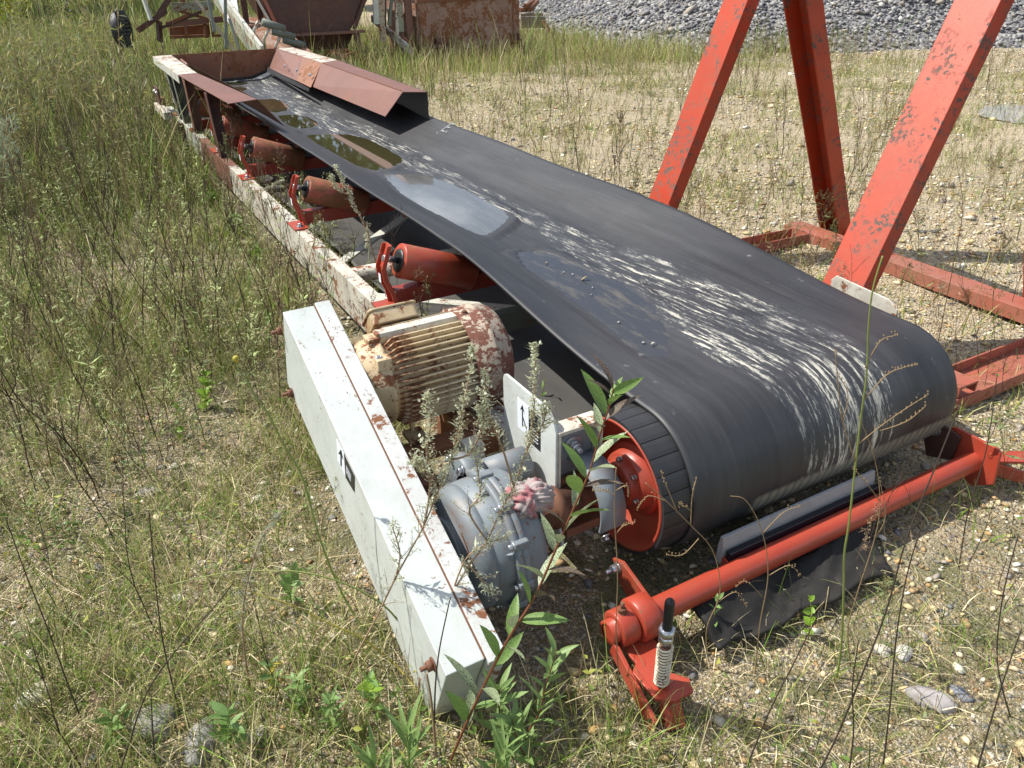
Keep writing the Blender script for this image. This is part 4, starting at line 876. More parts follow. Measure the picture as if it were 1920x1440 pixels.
add(MB().beam(by(460, -40, Y0 - .0) , by(519, 64, Y0 - .02), .03, .08, (0, 1, 0)), 'side_trim', 'white_rail', hp_, .002)
add(MB().beam(by(690, -20, Y0 - .04), by(664, 55, Y0 - .04), .07, .03, (0, 1, 0)), 'corner_angle', 'maroon', hp_, .002)
add(MB().beam(by(516, 67.5, Y0 - .12), by(683, 58.5, Y0 - .12), .10, .045), 'collar_beam', 'brown', hp_, .002)
add(MB().plate([by(530, 68, Y0 + .1), by(662, 62, Y0 + .1), by(652, 91, Y0 + .2), by(540, 95, Y0 + .2)], (0, .8, 0)), 'chute', 'maroon', hp_, .002)
for px_ in (668.5, 530):
    t_ = by(px_, 62, Y0 - .1); add(MB().beam(t_, Vector((t_.x, t_.y, .0)), .10, .06, (0, 1, 0)), 'stand_leg', 'maroon', hp_, .002)
    t2 = t_ + Vector((0, 1.6, 0)); add(MB().beam(t2, Vector((t2.x, t2.y, 0)), .10, .06, (0, 1, 0)), 'stand_leg', 'maroon', hp_, .002)
    add(MB().beam(t_, t2, .06, .06), 'stand_beam', 'maroon', hp_, .002)
for px_ in (450, 478): # tall posts left of the hopper
    add(MB().beam(by(px_, -40, Y0 + .3), Vector((by(px_ + 12, 50, Y0 + .3).x, Y0 + .3, .15)), .09, .05, (0, 1, 0)), 'side_post', 'maroon', hp_, .002)
# rusted heap of scrap under the hopper's right leg
for k, (px_, py_, s_) in enumerate(((655, 104, .16), (690, 112, .20), (712, 120, .14), (640, 98, .12))):
    p = by(px_, py_, Y0 - .6); m = MB()
    for j in range(5): m.beam(p + Vector((random.uniform(-.1, .1), random.uniform(-.1, .1), random.uniform(-.1, .05))), p + Vector((random.uniform(-.35, .35), random.uniform(-.2, .2), random.uniform(-.02, .12))), .03, .05)
    o = add(m, 'scrap_steel', 'rust', loc=p); tag(o, ['bent rusty scrap just left of the hopper leg', 'larger rusty scrap bars at the foot of the hopper leg', 'rusty scrap nearest the brown hood, right of the hopper leg', 'low rusty scrap under the hopper chute'][k], 'scrap metal')

# second conveyor behind, with pale rollers and white side sheet
c2 = thing('old_conveyor', 'old white and green conveyor with curved grey roller brackets behind the hopper end plate', 'conveyor', (by(470, 60, 12.3).x, 12.6, 0))
a_, d_ = by(398, -30, 14.2), by(492, 96, 11.4)
add(MB().beam(a_, d_, .05, .16), 'side_rail', 'white_rail', c2, .002)
add(MB().beam(a_ + Vector((-.02, 0, -.16)), d_ + Vector((-.02, 0, -.16)), .02, .26), 'side_sheet', 'palegreen', c2, .002)
add(MB().plate([by(403, -20, 13.6), by(440, -25, 13.6), by(452, 40, 13.2), by(455, 72, 12.8), by(440, 60, 12.8), by(424, 35, 13.2)], (0, .03, 0)), 'tarpaulin', 'plastic_white', c2, .002)
add(MB().beam(by(445, 30, 13.8) + Vector((.2, 0, -.05)), by(520, 100, 11.6) + Vector((.25, 0, -.1)), .75, .04), 'belt', 'stone' if False else 'pink_rust', c2, .002)
for px_, py_ in ((487, 60), (506, 76), (526, 92)):
    p = by(px_ , py_, 12.1); add(MB().tube([p + Vector((-.09, 0, -.16)), p + Vector((-.09, 0, .02)), p + Vector((-.02, 0, .12)), p + Vector((.02, 0, .17))], .024, 8), 'roller_bracket', 'white_rusty', c2)
    add(MB().cyl(p + Vector((.06, 0, .14)), p + Vector((.40, .0, .02)), .06, 20), 'roller', 'greygreen', c2)
for (p0, p1) in (((368, 0), (440, 96)), ((389, -10), (402, 60)), ((430, 35), (449, 94)), ((422, -20), (424, 92))):
    add(MB().beam(by(*p0, 12.5), by(*p1, 12.2), .045, .03, (0, 1, 0)), 'frame_strut', 'greygreen' if p0[0] > 380 else 'beige', c2, .001)

# truss frame with an axle, far left; green drawbar
c3 = thing('truss_frame', 'rusted steel truss frame with a green bar lying in tall weeds at the top left', 'steel frame', (by(370, 60, 14.8).x, 14.8, 0))
for (p0, p1, w, mt_) in (((322, 13), (400, 10), .14, 'palegreen'), ((312, 46), (418, 36), .10, 'brown'), ((318, 70), (418, 66), .05, 'rust'), ((312, 46), (352, 28), .05, 'rust'), ((335, 20), (398, 38), .05, 'rust'), ((303, 52), (378, 22), .05, 'maroon'), ((258, 58), (312, 20), .09, 'maroon'), ((296, 30), (322, -10), .09, 'maroon'), ((298, 40), (300, 78), .13, 'maroon'), ((266, -10), (283, 38), .06, 'white_rail'), ((383, 38), (386, 70), .06, 'rust'), ((348, 42), (350, 66), .05, 'rust'), ((340, 4), (352, -12), .05, 'rust')):
    add(MB().beam(by(*p0, 14.8), by(*p1, 14.7), .05, w, (0, 0, 1)), 'steel_bar', mt_, c3, .001)
add(MB().plate([by(318, 52, 14.9), by(402, 44, 14.9), by(402, 66, 14.9), by(318, 70, 14.9)], (0, .02, 0)), 'steel_panel', 'rust', c3)
# tyre in the weeds
tc_ = by(226, 40, 14.0); ty = MB().lathe(tc_ + Vector((-.10, .05, 0)), tc_ + Vector((.10, -.05, 0)), [(0, .14), (0, .20), (.02, .25), (.05, .27), (.15, .27), (.18, .25), (.20, .20), (.20, .14)], 36, False)
for k in range(30):
    a = k * 12; p = tc_ + Vector((.01, -.0, 0)) + Vector((0, math.cos(R_(a)), math.sin(R_(a)))) * .272; ty.beam(p - Vector((.08, 0, 0)), p + Vector((.08, 0, 0)), .025, .025)
o = add(ty, 'tyre', 'rubber', loc=(tc_.x, tc_.y, .12)); o.location.z = 0; tag(o, 'black treaded tyre half hidden in weeds at the top left', 'tyre')

# rusty steel bin with frame to its left
bn = thing('steel_bin', 'pale-flaked rusty steel bin wall with lugs along its base, back centre', 'steel bin', (by(880, 100, 12.8).x, 13, 0))
YB = 12.9
def bq(px, py, dy=0): return by(px, py, YB + dy)
xl, xr_ = bq(788, 50).x, bq(974, 50).x
add(MB().box((xl, YB, .12), (xr_, YB + .02, 1.02)).box((xl, YB + .02, .12), (xl + .02, YB + 1.6, 1.0)).box((xr_ - .02, YB + .02, .12), (xr_, YB + 1.6, 1.0)).box((xl, YB + 1.6, .12), (xr_, YB + 1.62, 1.02)), 'wall', 'pink_rust', bn, .002)
add(MB().box((xl - .05, YB - .03, 1.021), (xr_ + .05, YB + .06, 1.09)), 'top_rail', 'rust', bn, .003)
add(MB().box((xl - .02, YB - .16, .10), (xr_ + .28, YB - .002, .135)), 'base_flange', 'rust', bn, .002)
add(MB().box((xl + .05, YB - .10, -.06), (xr_ + .24, YB - .085, .0985)), 'base_sill', 'rust', bn, .002)
for px_, w_2 in ((822, .16), (962, .17)):
    p = bq(px_, 80); m = MB()
    for s in (-1, 1): m.plate([(p.x + s * w_2 / 2, YB - .003, .14), (p.x + s * w_2 / 2, YB - .15, .14), (p.x + s * w_2 / 2, YB - .10, .40), (p.x + s * w_2 / 2, YB - .003, .42)], (.014, 0, 0))
    m.cyl((p.x - w_2 * .7, YB - .09, .27), (p.x + w_2 * .8, YB - .09, .27), .035, 14); add(m, 'lug', 'maroon' if px_ < 900 else 'rust', bn, .001)
add(MB().box((xr_ - .16, YB - .012, .14), (xr_ - .12, YB - .001, 1.0)), 'stiffener', 'rust', bn, .001)
for (p0, p1, w, mt_) in (((762, -20), (772, 92), .13, 'brown'), ((748, -20), (752, 60), .10, 'palegreen'), ((742, -20), (745, 66), .05, 'white_rusty'), ((714, -20), (718, 78), .11, 'beige'), ((703, -20), (706, 45), .10, 'white_rail'), ((722, -20), (722, 50), .035, 'maroon'), ((737, -20), (729, 48), .05, 'greygreen'), ((780, 10), (786, 50), .04, 'white_rail')):
    add(MB().beam(by(*p0, YB + .2), by(*p1, YB + .2), .05, w, (1, 0, 0)), 'frame_post', mt_, bn, .002)
add(MB().beam(by(698, 34, YB + 1.2), by(775, 98, YB - .3), .06, .12), 'frame_rail', 'white_rusty', bn, .002); add(MB().beam(by(770, 85, YB), by(752, 70, YB + .3), .05, .09), 'frame_rail', 'red_beam', bn, .002)
# timber and pipe stack
for k, (px0, py0, px1, py1, r, mt_, nm, lab) in enumerate(((976, 28, 1018, 27, .035, 'wood', 'timber', 'topmost grey timber in the stack right of the rusty bin'), (976, 35, 1022, 34, .04, 'wood', 'timber', 'second timber down in the stack right of the rusty bin'), (977, 41, 1024, 42, .045, 'wood', 'timber', 'third timber down in the stack right of the rusty bin'), (977, 49, 1026, 48, .05, 'wood', 'timber', 'lowest darkest timber in the stack right of the rusty bin'))):
    o = add(MB().beam(by(px0, py0, 15.2), by(px1, py1, 15.0), .12, r * 1.7), nm, mt_, bevel=.004, loc=by(px0, py0, 15.2)); tag(o, lab, 'timber', 'timbers stacked beside the rusty bin')
for k, (px0, py0, px1, py1) in enumerate(((974, 19, 998, 17), (985, 12, 1000, 3), (992, 18, 1007, 4))):
    o = add(MB().cyl(by(px0, py0, 15.0), by(px1, py1, 15.3), .05, 18), 'steel_pipe', 'rust', loc=by(px0, py0, 15.0)); tag(o, ['rusty pipe lying flat on top of the timber stack', 'rusty pipe stub slanting up behind the flat pipe', 'rusty pipe stub slanting up at the right end of the timber stack'][k], 'pipe')
o = add(MB().beam(by(1018, 40, 14.9), by(1032, 62, 14.7), .10, .06), 'scrap_steel', 'rust', loc=by(1018, 40, 14.9)); tag(o, 'bent rusty bracket hanging off the timber stack', 'scrap metal')

# boulders half hidden in grass
def boulder(px, py, s, col, lab, flat=.6):
    p = b(px, py, 0); bm = bmesh.new(); bmesh.ops.create_icosphere(bm, subdivisions=3, radius=1)
    for v in bm.verts:
        c = v.co; n_ = .10 * math.sin(c.x * 3.1 + px) + .08 * math.sin(c.y * 4.3 + py) + .06 * math.sin(c.z * 6 + c.x * 5) + .04 * math.sin(c.x * 11 + c.y * 9); v.co = c * (1 + n_); v.co.x *= s * 1.25; v.co.y *= s * .85; v.co.z *= s * flat
    me = bpy.data.meshes.new('boulder'); bm.to_mesh(me); bm.free(); me.polygons.foreach_set('use_smooth', [True] * len(me.polygons))
    me.materials.append(plain('boulder_stone', col, .85, 0, .45, 28)); o = bpy.data.objects.new('boulder', me); COL.objects.link(o); o.location = (p.x, p.y, float(gz(p.x, p.y)) + s * .1); o.rotation_euler[2] = px; tag(o, lab, 'stone')
boulder(285, 1350, .055, (.25, .25, .22), 'large grey stone with mossy look in the grass at the bottom left')
boulder(375, 1390, .050, (.23, .23, .22), 'grey stone beside the herb leaves at the bottom left')
boulder(480, 1376, .028, (.22, .21, .20), 'smaller dark stone right of the two big grey stones', .7)
boulder(1752, 1296, .044, (.33, .31, .31), 'speckled granite stone in the gravel at the bottom right')
boulder(1660, 1205, .022, (.55, .50, .42), 'round white stone behind the granite stone')
boulder(1700, 1212, .024, (.48, .46, .43), 'pale angular stone just behind the granite stone')
boulder(1808, 1288, .022, (.20, .22, .25), 'dark blue-grey stone right of the granite stone')
boulder(60, 1300, .040, (.62, .60, .54), 'white stone in the grass at the far left bottom')
boulder(270, 908, .034, (.42, .38, .34), 'pale pinkish stone in the grass left of the drive guard')
boulder(478, 920, .022, (.50, .47, .40), 'white stone between the grass and the drive guard')

# ================================================================= VEGETATION
def norm(v): return v / (np.linalg.norm(v, axis=-1, keepdims=True) + 1e-9)
def blades(bx, by_, h, w, lean, az, cols, curl=.5, z0=None):
    """grass blades: n bent three-segment ribbons -> V, F3, F4, C"""
    n = len(bx); z = gz(bx, by_) if z0 is None else z0; base = np.stack([bx, by_, z - .005], -1)
    d = np.stack([np.cos(az), np.sin(az), np.zeros(n)], -1); fa = rng.uniform(0, 6.28, n); sd = np.stack([np.cos(fa), np.sin(fa), np.zeros(n)], -1) * (w / 2)[:, None]
    up = np.array([0, 0, 1.])
    def at(t): return base + up * (h * (t - curl * lean * t * t * .6))[:, None] + d * (h * lean * (t ** 1.7))[:, None]
    p1 = at(.4); p2 = at(.75); p3 = at(1.0)
    V = np.stack([base - sd, base + sd, p1 - sd * .85, p1 + sd * .85, p2 - sd * .55, p2 + sd * .55, p3], 1)
    o = (np.arange(n) * 7)[:, None]; F4 = np.concatenate([o + [0, 1, 3, 2], o + [2, 3, 5, 4]]); F3 = o + [4, 5, 6]
    cm = np.stack([cols * .8, cols * .8, cols, cols, cols, cols, cols * 1.1], 1)  # browner blade foot, with shading toward the ground put into the colour
    return V.reshape(-1, 3), F3, F4, cm.reshape(-1, 3)
def merge(parts):
    V, A3, A4, C = [], [], [], []; o = 0
    for v, f3, f4, c in parts:
        V.append(v); C.append(c); A3.append(np.asarray(f3).reshape(-1, 3) + o); A4.append(np.asarray(f4).reshape(-1, 4) + o); o += len(v)
    return np.concatenate(V), np.concatenate(A3), np.concatenate(A4), np.clip(np.concatenate(C), 0, 1)
GR = np.array([(.22, .31, .06), (.31, .38, .09), (.47, .47, .17), (.50, .43, .22), (.68, .59, .38), (.08, .12, .035), (.20, .135, .07), (.22, .40, .05)])
def gcols(n, w): w = np.array(w, float); return GR[rng.choice(len(GR), n, p=w / w.sum())] * rng.uniform(.75, 1.3, (n, 1))
def conv_clear(x, y): return ~((x > -.24) & (x < 1.42) & (y > -.30) & (y < 9.2)) & ~((x > -.76) & (x < 0) & (y > -.36) & (y < .85)) | ((x > -.1) & (x < .06) & (y > 1.0) & (y < 8))
def leftness(x, y): return 1 - sm(-.35, .9, x - .12 * y + .15 * np.sin(2.3 * y))
def field(n, x0, x1, y0, y1, dens, h, w, lean, wcol, name, mat='foliage', tuft=0, sp=.03):
    x, y = scatter(n, x0, x1, y0, y1, dens)
    if tuft:
        x = np.repeat(x, tuft) + rng.normal(0, sp, len(x) * tuft); y = np.repeat(y, tuft) + rng.normal(0, sp, len(y) * tuft)
    k = conv_clear(x, y); x, y = x[k], y[k]; m = len(x)
    hh = np.exp(rng.normal(math.log(h), .4, m)); ww = rng.uniform(.6, 1.5, m) * w; ln = np.abs(rng.normal(lean, .25, m)).clip(.05, 1.3)
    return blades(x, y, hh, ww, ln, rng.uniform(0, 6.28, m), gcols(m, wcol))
cw = lambda x, y: np.hypot(x - CAM[0], y - CAM[1])
parts = [
 field(34000, -4.2, .4, -1.6, 3.2, lambda x, y: leftness(x, y) * (1 - .85 * sm(-.55, -.1, x) * (y < .3)) * infr(x, y) * (.15 + .85 * clump(x, y, 1.6) ** 1.4) * np.clip(1.15 - cw(x, y) / 7, .2, 1), .12, .0026, .55, [3, 3, 3, 3, 2, 2, 1.5, 1.5], 'g', tuft=7, sp=.022),
 field(15000, -5, 1.2, 2.2, 10, lambda x, y: leftness(x, y) * infr(x, y) * (.3 + .7 * clump(x, y, 1.1)), .18, .005, .5, [2, 3, 3, 2, 2, 3, 3, 2], 'g', tuft=5, sp=.04),
 field(2600, -.9, 2.6, -1.3, .3, lambda x, y: infr(x, y) * (clump(x, y, 2.4, 2) ** 2) * .9, .07, .0026, .6, [3, 3, 2, 2, 1, 3, 1, 2], 'g', tuft=5, sp=.02),
 field(30000, 1.0, 12, -.6, 14, lambda x, y: (1 - leftness(x, y)) * infr(x, y) * (.10 + .9 * clump(x, y, 1.1, 1) ** 2) * (bankd(x, y) < .2), .09, .005, .6, [2, 3, 3, 3, 2, 1, 2, 1], 'g', tuft=5, sp=.04),
]
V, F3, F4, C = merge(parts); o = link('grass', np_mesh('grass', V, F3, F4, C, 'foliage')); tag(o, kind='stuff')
# far meadow
parts = [
 field(40000, -14, 5, 9, 30, lambda x, y: infr(x, y) * (1 - sm(.5, 4.5, x - .16 * (y - 9))) * (.5 + .5 * clump(x, y, .8)), .30, .011, .35, [3, 3, 3, 1.5, 1, 4, 5, 1], 'g', tuft=4, sp=.10),
 field(12000, 3.0, 15, 9.5, 20, lambda x, y: infr(x, y) * sm(9.5, 12, y + .18 * (x - 5)) * (y < foot(x) + 1.0) * (.3 + .7 * clump(x, y, .9, 3)), .30, .010, .25, [2, 4, 4, 4, 3, 0.5, 2, 2], 'g', tuft=5, sp=.12),
 field(9000, -5.5, 0.3, 5, 11, lambda x, y: infr(x, y) * leftness(x, y) * (.5 + .5 * clump(x, y, .9, 5)), .34, .007, .35, [3, 3, 2, 1.5, 1, 4, 5, 1], 'g', tuft=4, sp=.06),
]
parts.append(field(16000, -40, 12, 26, 75, lambda x, y: infr(x, y) * (x < 7 + .05 * y), .55, .035, .3, [3, 3, 3, 1.5, 1, 4, 5, 1], 'g', tuft=4, sp=.3))
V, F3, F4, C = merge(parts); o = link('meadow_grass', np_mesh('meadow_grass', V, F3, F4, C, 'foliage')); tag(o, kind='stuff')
# dead flattened straw
x, y = scatter(70000, -4, 3, -1.4, 6, lambda x, y: infr(x, y) * np.clip(leftness(x, y) + .16, 0, 1) * np.clip(1.1 - cw(x, y) / 7, .1, 1)); k = conv_clear(x, y); x, y = x[k], y[k]; m = len(x)
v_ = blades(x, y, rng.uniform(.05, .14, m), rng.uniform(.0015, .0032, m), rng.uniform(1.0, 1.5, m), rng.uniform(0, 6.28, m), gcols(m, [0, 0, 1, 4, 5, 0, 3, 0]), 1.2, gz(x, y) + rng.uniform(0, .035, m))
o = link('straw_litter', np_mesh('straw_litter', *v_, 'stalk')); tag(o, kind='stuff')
# herb ground cover: small oval leaves
def leaflets(c, d, n_up, L, Wd, cols):
    """folded leaf of 4 triangles each; c base, d direction, n_up normal"""
    s = norm(np.cross(d, n_up)); n = len(c); mid = c + d * (L * .5)[:, None]; tip = c + d * L[:, None] - n_up * (L * .12)[:, None]
    l = mid + s * (Wd / 2)[:, None] + n_up * (Wd * .15)[:, None]; r = mid - s * (Wd / 2)[:, None] + n_up * (Wd * .15)[:, None]
    V = np.stack([c, l, tip, r, mid], 1); o = (np.arange(n) * 5)[:, None]
    F = np.concatenate([o + [0, 4, 1], o + [4, 2, 1], o + [0, 3, 4], o + [4, 3, 2]]); return V.reshape(-1, 3), F, np.zeros((0, 4), int), np.repeat(cols, 5, 0)
def rdirs(n, zlo=-.1, zhi=.8): a = rng.uniform(0, 6.28, n); z = rng.uniform(zlo, zhi, n); r = np.sqrt(1 - np.clip(z, -1, 1) ** 2); return np.stack([r * np.cos(a), r * np.sin(a), z], -1)
x, y = scatter(17000, -4, 2.6, -1.4, 8, lambda x, y: infr(x, y) * (leftness(x, y) * .8 + .08) * clump(x, y, 1.3, 4) ** 2 * np.clip(1.2 - cw(x, y) / 9, .1, 1)); k = conv_clear(x, y); x, y = np.repeat(x[k], 5), np.repeat(y[k], 5); m = len(x)
x = x + rng.normal(0, .02, m); y = y + rng.normal(0, .02, m); c0 = np.stack([x, y, gz(x, y) + rng.uniform(.005, .09, m)], -1); d0 = rdirs(m, -.2, .6)
HC = np.array([(.14, .24, .05), (.20, .32, .07), (.26, .33, .14), (.09, .14, .04), (.38, .40, .08)])
v_ = leaflets(c0, d0, norm(np.cross(d0, rdirs(m))), rng.uniform(.012, .035, m), rng.uniform(.006, .016, m), HC[rng.integers(0, 5, m)] * rng.uniform(.8, 1.2, (m, 1)))
o = link('ground_herbs', np_mesh('ground_herbs', *v_, 'foliage')); tag(o, kind='stuff')

# dry branching weeds: template generator (ribbons crossed) -> numpy
def weed_tpl(h, nb, seed, thick=.0016, col=(.20, .15, .08), buds=True, spread=.5, bcol=None, leafy=0, lcol=(.16, .2, .08), green=0.0):
    r = np.random.default_rng(seed); Vs, F3, F4, Cs = [], [], [], []; cnt = 0
    def seg(a, b, wa, wb, c):
        nonlocal cnt
        d = b - a; s1 = norm(np.cross(d, np.array([.3, 1, .2]))[None])[0]; s2 = norm(np.cross(d, s1)[None])[0]; k = []
        for i in range(3):
            q = s1 * math.cos(i * 2.094) + s2 * math.sin(i * 2.094); k += [a + q * wa, b + q * wb]
        Vs.extend(k); Cs.extend([c] * 6)
        for i in range(3): j = (i + 1) % 3; F4.append((cnt + 2 * i, cnt + 2 * j, cnt + 2 * j + 1, cnt + 2 * i + 1))
        cnt += 6
    def tri(a, b, c3, c):
        nonlocal cnt
        Vs.extend([a, b, c3]); Cs.extend([c] * 3); F3.append((cnt, cnt + 1, cnt + 2)); cnt += 3
    def grow(p, d, L, n, w, lev):
        pts = [p]
        for i in range(n):
            d = norm((d + r.normal(0, .09 + .05 * lev, 3) + np.array([0, 0, .05]))[None])[0]; q = p + d * L / n
            cc = np.array(col) * r.uniform(.8, 1.2); cc = cc * (1 - green) + np.array((.17, .2, .06)) * green * (1 - i / n * .3)
            seg(p, q, w * (1 - i / n * .7), w * (1 - (i + 1) / n * .7), cc); p = q; pts.append(p)
        return pts, d
    pts, _ = grow(np.zeros(3), norm(np.array([[r.normal(0, .12), r.normal(0, .12), 1.]]))[0], h, 9, thick, 0)
    for k in range(nb):
        i = r.integers(3, 9); a = r.uniform(0, 6.28); d = np.array([math.cos(a) * spread, math.sin(a) * spread, 1.]); d = norm(d[None])[0]
        L = h * r.uniform(.15, .38) * (1.15 - i / 12); sp, dd = grow(pts[i], d, L, 5, thick * .6, 1)
        for kk in range(2 if buds else 1):
            j = r.integers(2, 5); a = r.uniform(0, 6.28); d2 = norm((dd + np.array([math.cos(a), math.sin(a), .2]) * .6)[None])[0]; s2, _ = grow(sp[j], d2, L * .4, 3, thick * .4, 2)
            if buds:
                for q in s2[1:] + sp[2:]:
                    for _2 in range(2):
                        e = r.normal(0, .004, 3); tri(q + e, q + e + r.normal(0, .0035, 3), q + e + r.normal(0, .0035, 3), np.array(bcol or col) * r.uniform(.9, 1.4))
    for k in range(leafy):
        i = r.integers(1, 9); a = r.uniform(0, 6.28); p = pts[i]; dr = np.array([math.cos(a), math.sin(a), r.uniform(-.1, .6)]); L = r.uniform(.02, .05); sd = norm(np.cross(dr, [0, 0, 1.])[None])[0] * L * .12
        tri(p, p + dr * L * .5 + sd, p + dr * L, np.array(lcol) * r.uniform(.8, 1.3)); tri(p, p + dr * L, p + dr * L * .5 - sd, np.array(lcol) * r.uniform(.8, 1.3))
    return np.array(Vs), np.array(F3 or np.zeros((0, 3), int)), np.array(F4), np.array(Cs)
def place_tpl(T, x, y, sc, name):
    ps = []
    for i in range(len(x)):
        V, F3, F4, C = T[rng.integers(len(T))]; a = rng.uniform(0, 6.28); c, s = math.cos(a), math.sin(a); lx, ly = rng.normal(0, .12, 2)
        q = np.stack([V[:, 0] * c - V[:, 1] * s + V[:, 2] * lx, V[:, 0] * s + V[:, 1] * c + V[:, 2] * ly, V[:, 2]], -1) * sc[i] + np.array([x[i], y[i], float(gz(x[i], y[i])) - .01])
        ps.append((q, F3, F4, C * rng.uniform(.75, 1.25)))
    V, F3, F4, C = merge(ps); return np_mesh(name, V, F3, F4, C, 'stalk')
TW = [weed_tpl(.6, 9, 100 + i, .0028, (.17, .115, .07), True, .5) for i in range(4)] + [weed_tpl(.7, 7, 120 + i, .0030, (.055, .038, .028), False, .35) for i in range(5)] + [weed_tpl(.5, 10, 140 + i, .0026, (.20, .19, .08), True, .5, None, 14, (.18, .22, .09), .5) for i in range(4)]
TN = [weed_tpl(.45, 9, 200 + i, .0016, (.24, .17, .10), True, .55) for i in range(4)] + [weed_tpl(.55, 6, 220 + i, .0019, (.07, .045, .032), False, .4) for i in range(4)] + [weed_tpl(.45, 9, 240 + i, .0014, (.2, .19, .08), True, .5, None, 10, (.18, .22, .09), .5) for i in range(3)]
# far thicket joined as stuff
x, y = scatter(4200, -5.5, 1.0, 1.2, 12, lambda x, y: infr(x, y) * leftness(x, y) * (.4 + .6 * clump(x, y, .7, 2)) * .75); k = conv_clear(x, y); x, y = x[k], y[k]
x2, y2 = scatter(3600, 2.0, 12, 2.6, 16, lambda x, y: infr(x, y) * (clump(x, y, .8, 1) ** 2) * np.clip(.35 + .06 * (y - 5), .1, .8) * (y < foot(x)) ); x = np.concatenate([x, x2]); y = np.concatenate([y, y2])
TF = [weed_tpl(.5, 8, 160 + i, .0019, (.30, .24, .12), True, .45) for i in range(4)] + [weed_tpl(.5, 9, 170 + i, .0019, (.24, .24, .10), True, .4, None, 12, (.26, .30, .12), .5) for i in range(4)]
x3, y3 = scatter(9500, 1.9, 13, .9, 15, lambda x, y: infr(x, y) * (.15 + .85 * clump(x, y, .7, 4) ** 2) * .6 * (bankd(x, y) < .3))
tag(link('wispy_weeds', place_tpl(TF, x3, y3, rng.uniform(.35, 1.1, len(x3)), 'wispy_weeds')), kind='stuff')
x3, y3 = scatter(4200, -6, 0.4, 1.5, 12, lambda x, y: infr(x, y) * leftness(x, y) * (.3 + .7 * clump(x, y, .9, 1)) * .7); k = conv_clear(x3, y3)
TG = [weed_tpl(.55, 8, 180 + i, .0024, (.30, .30, .12), True, .4, (.42, .40, .2), 26, (.30, .36, .14), .7) for i in range(5)]
tag(link('green_weeds', place_tpl(TG, x3[k], y3[k], rng.uniform(.4, 1.1, int(k.sum())), 'green_weeds')), kind='stuff')
o = link('weed_thicket', place_tpl(TW, x, y, rng.uniform(.6, 1.25, len(x)), 'weed_thicket')); tag(o, kind='stuff')
# near dry weeds: individuals sharing meshes
tn_me = [(np_mesh('dry_weed', *(t_[0], t_[1], t_[2], np.clip(t_[3], 0, 1)), 'stalk'), ('tan seedy' if i < 4 else 'dark bare' if i < 8 else 'green-tinged leafy')) for i, t_ in enumerate(TN)]
def put_weed(x, y, s, grp, marks):
    me, look = random.choice(tn_me); size = 'tall' if s > 1.05 else 'low' if s < .75 else 'middling'
    lm = min(marks, key=lambda m: (m[1] - x) ** 2 + (m[2] - y) ** 2)[0]
    o = link('dry_weed', me, (x, y, float(gz(x, y)) - .01)); o.rotation_euler = (random.gauss(0, .12), random.gauss(0, .12), random.uniform(0, 6.28)); o.scale = (s,) * 3; tag(o, '%s %s weed %s' % (size, look, lm), 'weed', grp); return o
MR = [('at the foot of the nearest red leg', 1.8, .6), ('at the foot of the far left red leg', 2.0, 2.2), ('by the open channel leg of the stand', 3.05, 1.8), ('along the far red base beam', 2.5, 1.9), ('along the right red base beam', 2.95, .8), ('between the red base beams', 2.3, 1.0), ('by the near red base beam', 2.4, .1), ('in the gravel right of the scraper bracket', 1.7, -.5), ('in the gravel beyond the red stand', 3.9, 1.6), ('in the gravel behind the red stand', 2.6, 2.7), ('near the lower right corner', 1.2, -.9), ('at the right edge beyond the adjuster arm', 2.4, -.4)]
MF = [('in front of the red scraper tube', .6, -.5), ('by the granite stone', .75, -.75), ('beside the black rubber sheet', .2, -.6), ('in the gravel below the scraper bracket', 1.4, -.5), ('at the bottom edge right of centre', .4, -.9), ('near the lower right corner', 1.1, -.9)]
ML = [('in the grass by the grey stones', -1.2, -.5), ('beside the foot of the drive guard', -.95, -.1), ('in the grass left of the motor', -1.1, .8), ('in the grass at the left edge', -2.2, .6), ('in the grass below the white rail', -.9, 1.7), ('in the grass far left', -2.6, 2.0), ('beside the first red idler', -.95, 2.6), ('in the grass left of the bright seedling', -1.6, .5)]
x, y = scatter(560, 1.45, 4.6, -1.0, 3.0, lambda x, y: infr(x, y) * (.25 + .75 * clump(x, y, 1.1, 3)) * .42); k = (x > 1.45)
for a, c in zip(x[k], y[k]): put_weed(a, c, random.uniform(.6, 1.4), 'dry weeds round the red stand', MR)
x, y = scatter(120, .2, 2.2, -1.3, -.42, lambda x, y: infr(x, y) * .33)
for a, c in zip(x, y): put_weed(a, c, random.uniform(.5, .95), 'dry weeds in front of the belt', MF)
x, y = scatter(380, -3.2, -.85, -.9, 3.0, lambda x, y: infr(x, y) * .40 * (.5 + .5 * (x < -1.2)))
for a, c in zip(x, y): put_weed(a, c, random.uniform(.5, 1.25), 'dry weeds left of the conveyor', ML)

